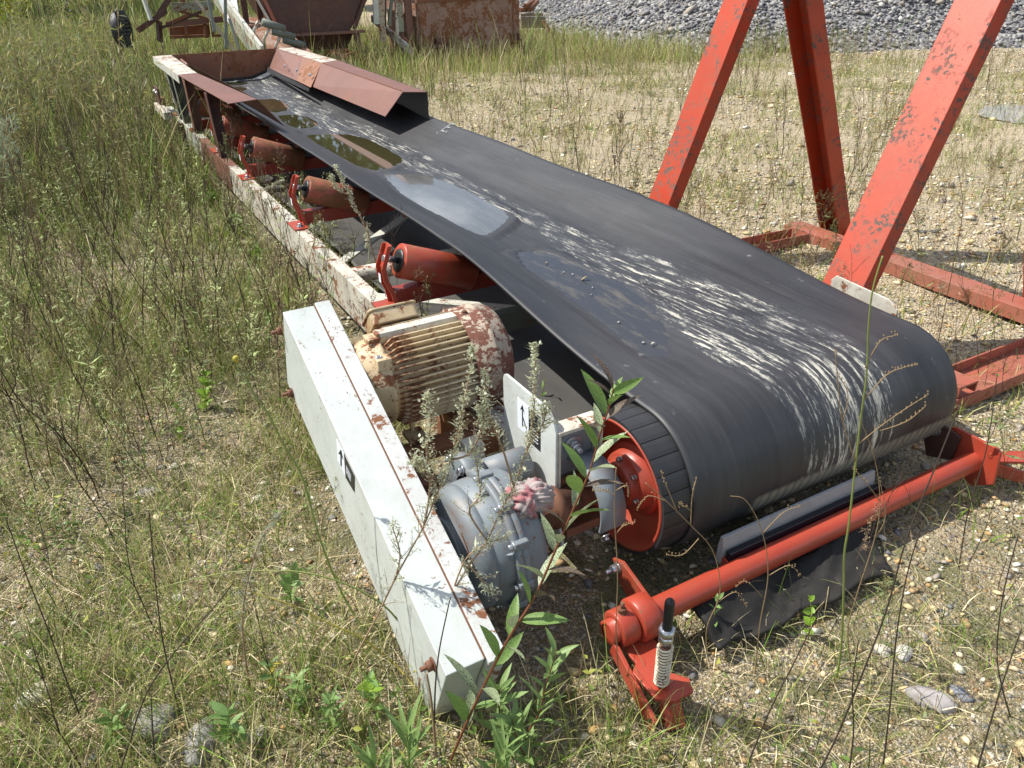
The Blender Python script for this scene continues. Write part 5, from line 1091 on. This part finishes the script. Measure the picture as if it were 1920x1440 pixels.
# ---- leaf mesh shared by the leafy plants
def leaf_mesh(name, mat, L=1.0, Wd=.28, fold=.10, droop=.18, n=6, pw=.8):
    vs, fs = [], []
    for i in range(n + 1):
        t_ = i / n; w = Wd / 2 * (math.sin(math.pi * t_ ** pw) ** .8 if 0 < t_ < 1 else 0); z = -droop * t_ * t_
        vs += [(t_ * L, w, z + fold * w * 2), (t_ * L, 0, z), (t_ * L, -w, z + fold * w * 2)]
    for i in range(n):
        a = i * 3; fs += [(a, a + 1, a + 4, a + 3), (a + 1, a + 2, a + 5, a + 4)]
    me = mesh_from(vs, fs, name, [True] * len(fs)); me.materials.append(M[mat]); return me
LM = {k: leaf_mesh('leaf', k, 1, wd, .2, dr_) for k, wd, dr_ in (('leaf_pale', .26, .2), ('leaf_green', .28, .15), ('leaf_brown', .22, .35), ('leaf_willow', .22, .12), ('leaf_bright', .85, .15), ('leaf_ground', .42, .15), ('leaf_yellow', .3, .2))}
LMN = leaf_mesh('leaf', 'leaf_willow', 1, .13, .2, .15)
def put_leaf(parent, p, d, size, me, roll=None, nm='leaf'):
    d = Vector(d).normalized(); q = d.to_track_quat('X', 'Z'); q = q @ Matrix.Rotation(roll if roll is not None else random.gauss(0, .5), 3, 'X').to_quaternion()
    o = bpy.data.objects.new(nm, me); COL.objects.link(o); o.parent = parent; o.location = Vector(p) - root_of(parent); o.rotation_mode = 'QUATERNION'; o.rotation_quaternion = q; o.scale = (size,) * 3; return o
def poly_pts(px, G, off=0.0, offs=None): return [Vector(P(a, b_, G, off if offs is None else offs[i])) for i, (a, b_) in enumerate(px)]
def smoothp(pts, k=5):
    out = []; n = len(pts)
    for i in range(n - 1):
        p0, p1, p2, p3 = pts[max(i - 1, 0)], pts[i], pts[i + 1], pts[min(i + 2, n - 1)]
        for j in range(k): s = j / k; out.append(.5 * ((2 * p1) + (p2 - p0) * s + (2 * p0 - 5 * p1 + 4 * p2 - p3) * s**2 + (3 * p1 - p0 - 3 * p2 + p3) * s**3))
    out.append(pts[-1]); return out
def leafy_plant(name, label, cat, G, stem_px, stem_mat, r0, leaves, leafset, size, group=None, off=0.0, r1=None, narrow=False, ang=(.5, 1.1)):
    G = Vector((G[0], G[1], float(gz(G[0], G[1])))); th = thing(name, label, cat, G, group); pts = smoothp([G] + poly_pts(stem_px, G, off))
    add(MB().tube(pts, r0, 6, r1 or r0 * .35), 'stem', stem_mat, th); n = len(pts)
    for k in range(leaves):
        i = int(n * (.12 + .88 * k / leaves)); i = min(i, n - 2); d = (pts[i + 1] - pts[i]).normalized(); a = k * 2.4 + random.uniform(-.4, .4); s = d.orthogonal().normalized(); s = s * math.cos(a) + d.cross(s) * math.sin(a)
        q = random.uniform(*ang); dirv = d * math.cos(q) + s * math.sin(q) + Vector((0, 0, .15)); me = LMN if narrow else LM[random.choice(leafset)]
        put_leaf(th, pts[i], dirv, size * random.uniform(.7, 1.15) * (1 - .35 * (k / leaves) ** 3), me)
    return th
# tall red-stemmed leafy sapling in front of the gearbox
g1 = b(835, 1440, 0); leafy_plant('red_stemmed_plant', 'tall red-stemmed leafy plant with blotched leaves leaning across the gear reducer', 'plant', g1, [(862, 1385), (905, 1290), (955, 1195), (1002, 1120), (1040, 1035), (1075, 955), (1105, 885), (1125, 815), (1143, 760), (1150, 728)], 'stem_red', .0038, 38, ['leaf_pale', 'leaf_pale', 'leaf_green', 'leaf_green', 'leaf_brown'], .105, off=-.02)
# young willow shoots at the bottom
for px0, stem, lab, sz, n_ in (((1010, 1445), [(985, 1390), (1010, 1340), (1022, 1290), (1035, 1250), (1043, 1218)], 'young willow shoot right of the red-stemmed plant, bottom centre', .075, 26),
    ((945, 1450), [(940, 1400), (938, 1350), (935, 1315), (938, 1290)], 'short willow shoot at the near end of the drive guard', .085, 24),
    ((1000, 1470), [(990, 1430), (975, 1400), (965, 1370), (960, 1350)], 'low willow shoot tucked behind the others at the bottom centre', .085, 24)):
    leafy_plant('willow_shoot', lab, 'plant', b(*px0, 0), stem, 'stem_red', .003, n_, ['leaf_willow'], sz)
for px0, stem, lab, sz, n_ in (((775, 1500), [(768, 1440), (765, 1400), (763, 1370)], 'narrow-leaved plant at the bottom edge left of the red-stemmed plant', .115, 20), ((945, 1520), [(940, 1470), (942, 1430), (945, 1400)], 'narrow-leaved plant at the bottom edge right of the red-stemmed plant', .115, 22), ((700, 1500), [(702, 1460), (700, 1430)], 'small narrow-leaved plant at the bottom edge, leftmost of the three', .12, 12)):
    leafy_plant('narrow_leaved_plant', lab, 'plant', b(*px0, 0), stem, 'stem_green', .0025, n_, ['leaf_willow'], sz, narrow=True, ang=(.3, .9))
# herbs among the grass, lower left
for i, (px_, py_, lab, n_, sz, ls) in enumerate(((430, 1395, 'broad-leaved herb beside the grey stones', 9, .055, ['leaf_ground']), (560, 1330, 'leafy herb left of the drive guard end', 16, .04, ['leaf_ground', 'leaf_willow']), (620, 1370, 'fuller leafy herb below the drive guard end', 18, .04, ['leaf_ground', 'leaf_willow']), (510, 1300, 'yellowing herb in the grass near the drive guard', 12, .035, ['leaf_ground', 'leaf_yellow']), (545, 1130, 'dark green herb against the drive guard foot', 9, .05, ['leaf_ground']), (690, 1330, 'herb growing at the foot of the drive guard', 12, .04, ['leaf_ground', 'leaf_bright']), (210, 1400, 'dark five-fingered herb at the bottom left', 9, .06, ['leaf_green']), (385, 760, 'bright green round-leaved seedling in the gravel edge left of the motor', 12, .035, ['leaf_bright']), (330, 815, 'paler round-leaved seedling left of the bright one', 6, .03, ['leaf_bright', 'leaf_ground']), (500, 645, 'small blue-green herb in the grass above the bright seedling', 12, .025, ['leaf_ground']), (1340, 1180, 'tiny herb by the black rubber sheet', 8, .03, ['leaf_ground']), (1520, 1180, 'tiny bright herb in front of the black rubber sheet', 8, .022, ['leaf_bright']))):
    gp_ = b(px_, py_, 0); leafy_plant('herb', lab, 'plant', gp_, [(px_, py_ - 28), (px_ + random.randint(-6, 6), py_ - 60)], 'stem_green', .002, int(n_ * 1.4), ls, sz * 1.25, ang=(.6, 1.5))
# weeds growing up through the frame beside the return belt
for px_, py_, lab, n_, sz in ((585, 415, 'green weed growing inside the frame by the second idler', 10, .06), (505, 300, 'green weed growing inside the frame under the third idler', 8, .06), (870, 860, 'green leafy weed under the motor base', 10, .05), (1015, 745, 'green weed peeping behind the small label plate', 5, .05)):
    gp_ = b(px_, py_ + 30, .0); leafy_plant('weed_in_frame', lab, 'plant', gp_, [(px_, py_), (px_ + 8, py_ - 35)], 'stem_green', .003, n_, ['leaf_ground', 'leaf_green'], sz, ang=(.6, 1.3))
# low green bushes along the left rail
for i, (px_, py_) in enumerate(((345, 330), (395, 395), (440, 440), (330, 290), (480, 500), (370, 360))):
    gp_ = b(px_, py_, 0); leafy_plant('rail_side_herb', ['green herb under the far support leg', 'bright herb below the white rail section', 'herb below the brown rail section, nearest the second idler', 'farthest herb by the take-up bracket', 'herb below the long white rail near the first idler', 'pale herb between the brown rail and the grass'][i], 'plant', gp_, [(px_ - 4, py_ - 16), (px_ + 3, py_ - 34)], 'stem_green', .004, 22, ['leaf_ground', 'leaf_bright', 'leaf_green'], .085, ang=(.5, 1.5))

# ---- mugwort plants (silvery, budded)
def mugwort(G, stems, label, off=0.0, side=10, bl=.10, group=None, stemmat='stem_tan', r0=.0028, dens=.55, col=(.68, .71, .52)):
    G = Vector((G[0], G[1], float(gz(G[0], G[1])))); th = thing('mugwort', label, 'plant', G, group); cc, dd, uu_, LL, WW, CC = [], [], [], [], [], []
    sb_ = MB()
    for px in stems:
        pts = smoothp(poly_pts(px, G, off), 6); pts = ([G] + pts) if stems[0] is px else pts
        sb_.tube(pts, r0, 5, r0 * .4); n = len(pts)
        def fuzz(p, d, scale):
            for _ in range(int(3 * dens) + 1):
                q = p + Vector((random.gauss(0, .004), random.gauss(0, .004), random.gauss(0, .004))) * scale
                dv = Vector((random.gauss(0, 1), random.gauss(0, 1), random.gauss(.3, .6))).normalized(); nu = dv.orthogonal().normalized(); cc.append(q); dd.append(dv); uu_.append(nu)
                L = random.uniform(.005, .010) * scale; LL.append(L); WW.append(L * random.uniform(.5, .9)); CC.append(np.array(col) * random.uniform(.75, 1.35))
        for i in range(int(n * .25), n):
            d = (pts[min(i + 1, n - 1)] - pts[max(i - 1, 0)]).normalized()
            fr_ = i / n
            for _ in range(1 if fr_ < .5 else 2):
                a = random.uniform(0, 6.28); s = d.orthogonal().normalized(); s = s * math.cos(a) + d.cross(s) * math.sin(a)
                if fr_ < .55 or random.random() < .3: # narrow leaves low down
                    cc.append(pts[i]); dv = (d * .6 + s).normalized(); dd.append(dv); uu_.append(dv.orthogonal().normalized()); L = random.uniform(.015, .035); LL.append(L); WW.append(L * .18); CC.append(np.array(col) * random.uniform(.8, 1.3))
                if random.random() < .75:
                    L = bl * random.uniform(.35, 1.0) * (1.15 - fr_); q = pts[i]; dv = (d * 1.1 + s * .75).normalized(); path = [q]
                    for j in range(7): dv = (dv + Vector((0, 0, .06)) + Vector((random.gauss(0, .06),) * 3)).normalized(); q = q + dv * L / 7; path.append(q); fuzz(q, dv, 1.0)
                    sb_.tube(path, r0 * .35, 4, r0 * .15)
            if fr_ > .5: fuzz(pts[i], d, 1.0)
    add(sb_, 'stem', stemmat, th)
    A = lambda l: np.array([tuple(v) for v in l]); v_ = leaflets(A(cc) - np.array(G), A(dd), A(uu_), np.array(LL), np.array(WW), np.clip(np.array(CC), 0, 1))
    o = link('foliage', np_mesh('foliage', *v_, 'foliage'), (0, 0, 0), th); o['kind'] = 'stuff'; return th
ga = b(600, 1395, 0)
mugwort(ga, [[(610, 1365), (663, 1240), (705, 1160), (740, 1087), (768, 1035), (795, 985), (822, 920), (845, 862), (862, 790), (878, 715), (886, 655)], [(795, 985), (806, 915), (800, 850), (808, 790), (800, 745)], [(822, 920), (800, 880), (780, 870)], [(740, 1087), (750, 1040), (735, 985)], [(845, 862), (880, 850), (905, 800), (903, 768)]], 'silvery mugwort leaning over the drive guard in front of the motor', off=.18, bl=.10)
gb_ = b(770, 1420, 0)
mugwort(gb_, [[(790, 1240), (815, 1160), (847, 1113), (880, 1060), (913, 1013), (940, 955), (963, 912), (985, 850), (1000, 780), (1003, 700), (1004, 652)], [(963, 912), (945, 850), (925, 800), (912, 760), (910, 700)], [(913, 1013), (880, 960), (900, 925), (890, 850)], [(985, 850), (1000, 820), (1020, 790), (1022, 768)], [(880, 1060), (905, 1090), (925, 1110)], [(847, 1113), (880, 1040), (950, 1005)]], 'silvery mugwort crossing the guard in front of the gear reducer and label plate', off=.22, bl=.085)
mugwort((.02, 1.72), [[(700, 478), (690, 440), (672, 400), (655, 365), (640, 335), (630, 312)], [(672, 400), (690, 430), (687, 462)], [(655, 365), (632, 355), (622, 332)]], 'grey-green mugwort growing up between the rail and belt at the second idler', off=.0, bl=.06, r0=.0035)
mugwort((-.10, 2.45), [[(602, 470), (592, 440), (582, 425)], [(592, 440), (606, 425), (600, 420)]], 'low silvery mugwort tuft on the rail just before the second idler', bl=.06)
mugwort((-.18, 3.3), [[(492, 385), (490, 362), (505, 350), (530, 338)]], 'pale mugwort sprig lying along the top of the rail', bl=.04)
mugwort(b(470, 1290, 0), [[(462, 1250), (455, 1180), (460, 1110), (485, 1020), (520, 970)]], 'grey mugwort stem standing in the grass left of the guard', bl=.05, dens=.6, col=(.46, .49, .36))
for i, (px_, py_) in enumerate(((165, 640), (255, 480), (120, 360), (870, 110), (1000, 105))):
    q = b(px_, py_, 0); s_ = np.linalg.norm(np.array(q) - CAM) / 3.0
    mugwort(q, [[(px_ + 3, py_ - 20), (px_ - 3, py_ - 50), (px_ + 5, py_ - 80)]], ['pale mugwort in the left weeds below the sapling', 'pale mugwort at the foot of the willow sapling', 'pale mugwort far left under the willow bushes', 'tall pale mugwort in front of the rusty bin', 'pale mugwort at the right end of the rusty bin'][i], bl=.10 * s_ * .7, r0=.003)

# trailing stem with a yellow flower, arching blade etc.
def strand(name, label, cat, G, px, mat, r, off=0.0, r2=None):
    G = Vector((G[0], G[1], float(gz(G[0], G[1])))); pts = smoothp([G] + poly_pts(px, G, off), 6); o = add(MB().tube(pts, r, 6, r2 or r * .5), name, mat, loc=G); tag(o, label, cat); return o, pts
o, pts = strand('flower_stalk', 'long pale curving stalk with one orange-yellow flower left of the drive guard', 'plant', b(690, 1190, 0), [(640, 1110), (600, 1010), (575, 920), (560, 880), (530, 830), (505, 780), (480, 745), (462, 712), (448, 694), (444, 680)], 'stem_green', .0035, .05)
fl_ = MB().lathe(pts[-1], pts[-1] + Vector((0, 0, 1)), [(0, .003), (.006, .007), (.014, .008), (.018, .004)], 8); r_ = ROOTPOS[o.name]; fo = add(fl_, 'flower', 'leaf_yellow', o)
o, _ = strand('sedge_blade', 'long green sedge blade arching over the grass to an orange tip', 'grass blade', b(830, 1300, 0), [(790, 1230), (735, 1150), (680, 1110), (620, 1085), (560, 1072), (500, 1070), (440, 1072), (370, 1084), (290, 1105)], 'stem_green', .0035, .12, .0012)
o, _ = strand('sedge_blade', 'yellow-orange sedge blade slanting down towards the foot of the guard', 'grass blade', b(790, 1300, 0), [(740, 1245), (680, 1198), (620, 1170), (540, 1132), (470, 1110), (400, 1075)], 'leaf_yellow', .003, .10, .001)
strand('straw_stalk', 'thick tan broken straw standing at the near end of the guard', 'grass blade', b(818, 1440, 0), [(815, 1380), (808, 1310), (800, 1262)], 'stem_tan', .004)
# dark weed stems, foreground, left and right
for i, (base, px, lab) in enumerate((((335, 1330), [(325, 1290), (305, 1200), (292, 1100), (283, 1000), (280, 960)], 'tall dark bare stem in the grass at lower left'), ((210, 1480), [(240, 1400), (275, 1300), (330, 1220), (400, 1140), (440, 1090)], 'dark forked stem crossing the grey stones'), ((160, 1370), [(130, 1290), (90, 1180), (50, 1080), (10, 970)], 'dark bare stem leaning left at the left edge'), ((290, 1440), [(287, 1380), (283, 1300)], 'short dark stem between the grey stones'), ((815, 1440), [(815, 1320), (822, 1230), (840, 1140), (845, 1120)], 'thin black branching stem standing before the near end of the guard'))):
    strand('dry_stalk', lab, 'weed', b(*base, 0), px, 'stem_dark', .0022)
o, pts = strand('weed_stalk', 'tall green-stemmed weed with seed sprays in front of the belt', 'weed', b(1575, 1250, 0), [(1578, 1200), (1582, 1100), (1583, 1040), (1592, 980), (1603, 880), (1612, 800), (1625, 700), (1628, 620), (1636, 545), (1655, 480)], 'stem_green', .0032)
def sprays(root, pts, specs, mat='stem_dry', G=None, off=0.0, bead=True):
    for base, px in specs:
        pp = smoothp(poly_pts([base] + px, G, off), 5); m = MB().tube(pp, .0014, 4, .0006)
        if bead:
            for q in pp[4:]:
                for _ in range(2): e = q + Vector((random.gauss(0, .002),) * 3); m.add([e, e + Vector((.003, 0, .001)), e + Vector((0, .003, .002)), e + Vector((.001, .001, .004))], [(0, 1, 2), (0, 1, 3), (1, 2, 3), (0, 2, 3)])
        add(m, 'side_branch', mat, root)
G_ = b(1575, 1250, 0)
sprays(o, pts, [((1607, 835), [(1650, 800), (1700, 765), (1740, 740)]), ((1650, 808), [(1700, 790), (1735, 762)]), ((1618, 752), [(1660, 705), (1690, 690), (1720, 683)]), ((1622, 690), [(1650, 640), (1683, 628)]), ((1605, 870), [(1580, 790), (1572, 730), (1566, 660)]), ((1580, 790), [(1590, 740), (1570, 700)])], G=G_)
for i, (base, px, sp, lab) in enumerate((
    ((1330, 1230), [(1325, 1180), (1345, 1130), (1350, 1090), (1335, 1030), (1295, 985), (1250, 940), (1210, 905)], [((1295, 985), [(1298, 930), (1305, 900)]), ((1298, 960), [(1285, 950), (1273, 945)]), ((1270, 960), [(1245, 900), (1240, 885)]), ((1310, 1010), [(1280, 1040), (1250, 1040)]), ((1250, 940), [(1215, 930), (1195, 955)]), ((1345, 1130), [(1380, 1110), (1400, 1140)])], 'dry beaded weed arching before the red drum face'),
    ((1420, 1240), [(1425, 1170), (1440, 1080), (1430, 1000), (1400, 940), (1370, 930)], [((1430, 1000), [(1470, 960), (1500, 950)]), ((1440, 1080), [(1480, 1060), (1500, 1080)]), ((1430, 1120), [(1400, 1090), (1380, 1100)])], 'dry seedy weed rising in front of the red scraper tube'),
    ((1600, 1230), [(1590, 1180), (1605, 1120), (1640, 1010), (1650, 940), (1640, 860), (1610, 780)], [((1640, 1010), [(1660, 970), (1650, 900)]), ((1650, 940), [(1620, 900), (1600, 880)])], 'tall dry weed before the right half of the scraper'),
    ((1155, 1330), [(1160, 1280), (1155, 1180), (1158, 1080), (1152, 960), (1155, 880)], [((1155, 930), [(1135, 920), (1112, 918)]), ((1155, 920), [(1175, 910), (1178, 930)]), ((1156, 1000), [(1170, 985), (1190, 980)])], 'very thin upright weed before the drum hub'))):
    Gi = b(*base, 0); o, pts = strand('seeding_weed', lab, 'weed', Gi, px, 'stem_dry', .0018); sprays(o, pts, sp, G=Gi)
# individual weeds crossing the right foreground
for i, (base, px) in enumerate((((1500, 1500), [(1560, 1400), (1610, 1280), (1660, 1150), (1700, 1010), (1760, 860), (1800, 760)]), ((1660, 1440), [(1668, 1330), (1680, 1200), (1700, 1080), (1730, 980)]), ((1400, 1430), [(1440, 1340), (1490, 1240), (1550, 1120)]), ((1820, 1500), [(1850, 1380), (1880, 1280), (1915, 1180)]), ((1700, 760), [(1760, 680), (1830, 560), (1890, 400)]), ((1760, 640), [(1775, 560), (1795, 460), (1805, 380), (1790, 290)]), ((1800, 1060), [(1815, 960), (1850, 840), (1870, 700)]), ((1590, 1480), [(1600, 1380), (1598, 1290), (1610, 1200)]), ((1900, 1330), [(1870, 1240), (1880, 1120), (1910, 1000)]))):
    o, pts = strand('dry_stalk', ['dark stem slanting from the bottom edge up past the scraper end', 'dark upright stem beside the granite stone', 'short dark stem slanting over the mossy gravel', 'dark stem at the bottom right corner', 'long tan stem slanting over the red base beam', 'upright stem right of the nearest red leg', 'stem beside the right scraper bracket', 'thin dark stem rising by the black rubber sheet', 'dark stem near the right edge below the bracket'][i], 'weed', b(*base, 0), px, 'stem_dark' if i not in (4, 5) else 'stem_dry', .0022)
# willow sapling and bushes, left
def bush(name, label, G, H, Rr, n, cols, L=.06, stems=9, group=None, wr=.16):
    G = Vector((G[0], G[1], float(gz(G[0], G[1])))); th = thing(name, label, 'bush', G, group); m = MB(); cc, dd, uu_, LL, WW, CC = [], [], [], [], [], []
    for k in range(stems):
        a = random.uniform(0, 6.28); tip = Vector((math.cos(a) * Rr * random.uniform(.3, 1), math.sin(a) * Rr * random.uniform(.3, 1), H * random.uniform(.65, 1.05))); pts = smoothp([G + Vector((random.gauss(0, .03), random.gauss(0, .03), 0)), G + tip * .45 + Vector((random.gauss(0, .04), random.gauss(0, .04), .05)), G + tip], 8)
        m.tube(pts, .005, 5, .002)
        for _ in range(n // stems):
            q = pts[int(len(pts) * random.uniform(.3, .999))] + Vector((random.gauss(0, .05), random.gauss(0, .05), random.gauss(0, .05))) * (H * .7); dv = Vector((random.gauss(0, .7), random.gauss(0, .7), random.gauss(.5, .6))).normalized()
            cc.append(q); dd.append(dv); uu_.append(dv.orthogonal().normalized()); LL.append(L * random.uniform(.6, 1.3)); WW.append(LL[-1] * wr); CC.append(np.array(random.choice(cols)) * random.uniform(.8, 1.25))
    add(m, 'branches', 'stem_tan', th); A = lambda l: np.array([tuple(v) for v in l]); v_ = leaflets(A(cc) - np.array(G), A(dd), A(uu_), np.array(LL), np.array(WW), np.clip(np.array(CC), 0, 1))
    o = link('foliage', np_mesh('foliage', *v_, 'foliage'), (0, 0, 0), th); o['kind'] = 'stuff'; return th
YG = [(.30, .34, .10), (.40, .38, .16), (.24, .28, .10), (.48, .42, .18), (.34, .36, .22)]
bush('willow_sapling', 'slender willow sapling with reddish stems and pale leaf tips left of the conveyor tail', b(238, 330, 0), 1.45, .45, 420, YG, .09, 8)
for px_, py_, H, R1, n_, lab in ((60, 330, 1.3, .7, 1500, 'yellowish willow bush at the left edge, nearest of the row'), (150, 260, 1.15, .6, 1300, 'yellow-green willow bush behind the nearest left one'), (5, 215, 1.5, .7, 1300, 'willow bush cut by the left edge, upper one'), (100, 170, 1.3, .7, 1100, 'farthest willow bush of the left row'), (15, 430, .8, .4, 600, 'low silvery willow shoots at the left edge')):
    bush('willow_bush', lab, b(px_, py_, 0), H, R1, n_, YG if H > .9 else [(.30, .36, .22), (.36, .40, .26)], .08, 16)
bush('weed_clump', 'tall weed clump half hiding the black tyre at the top left', b(222, 110, 0), .75, .35, 420, [(.32, .36, .14), (.26, .22, .12)], .09, 12)
bush('yellow_shrub', 'bright yellow-flowered shrub in the far top left corner', b(15, 75, 0), 1.6, .9, 900, [(.30, .38, .04), (.48, .46, .04), (.18, .26, .04)], .12, 14, wr=.4)
bush('bare_shrub', 'leafless grey twiggy shrub between the hopper and the rusty bin', b(700, 95, 0), .9, .5, 120, [(.22, .19, .15)], .05, 26)
for i, (px_, py_) in enumerate(((560, 105), (600, 108), (625, 112))): bush('dead_bush', ['leafless brown bush before the left of the hopper', 'leafless brown bush before the middle of the hopper', 'leafless brown bush before the right of the hopper'][i], b(px_, py_ , 0), 1.0, .45, 160, [(.25, .15, .11), (.20, .12, .09)], .03, 22)

# distant tree line beyond the meadow (seen mirrored in the puddles)
TL = [(-14, 33, 8.5), (-8, 36, 10), (-2, 34, 9), (4, 37, 10.5), (10, 35, 9), (16, 38, 10), (22, 36, 9), (-20, 32, 9), (-26, 30, 8)]
for i, (x_, y_, H) in enumerate(TL):
    th = thing('tree', 'broadleaf tree in the row beyond the yard', 'tree', (x_, y_, 0), 'row of trees beyond the yard'); add(MB().cyl((x_, y_, -.1), (x_, y_, H * .6), .22, 10, .08), 'trunk', 'stem_tan', th)
    n = 2600; a = rdirs(n, -1, 1); r = rng.uniform(.55, 1, n) ** .5; c = a * r[:, None] * np.array([3.4, 3.0, H * .42]) * (1 + .25 * np.sin(a[:, :1] * 5 + i) * np.cos(a[:, 2:] * 6)) + np.array([0, 0, H * .58]); d = rdirs(n, -1, 1)
    v_ = leaflets(c, d, norm(np.cross(d, rdirs(n))), rng.uniform(.25, .6, n), rng.uniform(.2, .4, n), np.array([(.05, .08, .025)]) * rng.uniform(.6, 1.6, (n, 1))); o = link('crown', np_mesh('crown', *v_, 'foliage'), (0, 0, 0), th); o['kind'] = 'stuff'
print('objects', len(bpy.data.objects))
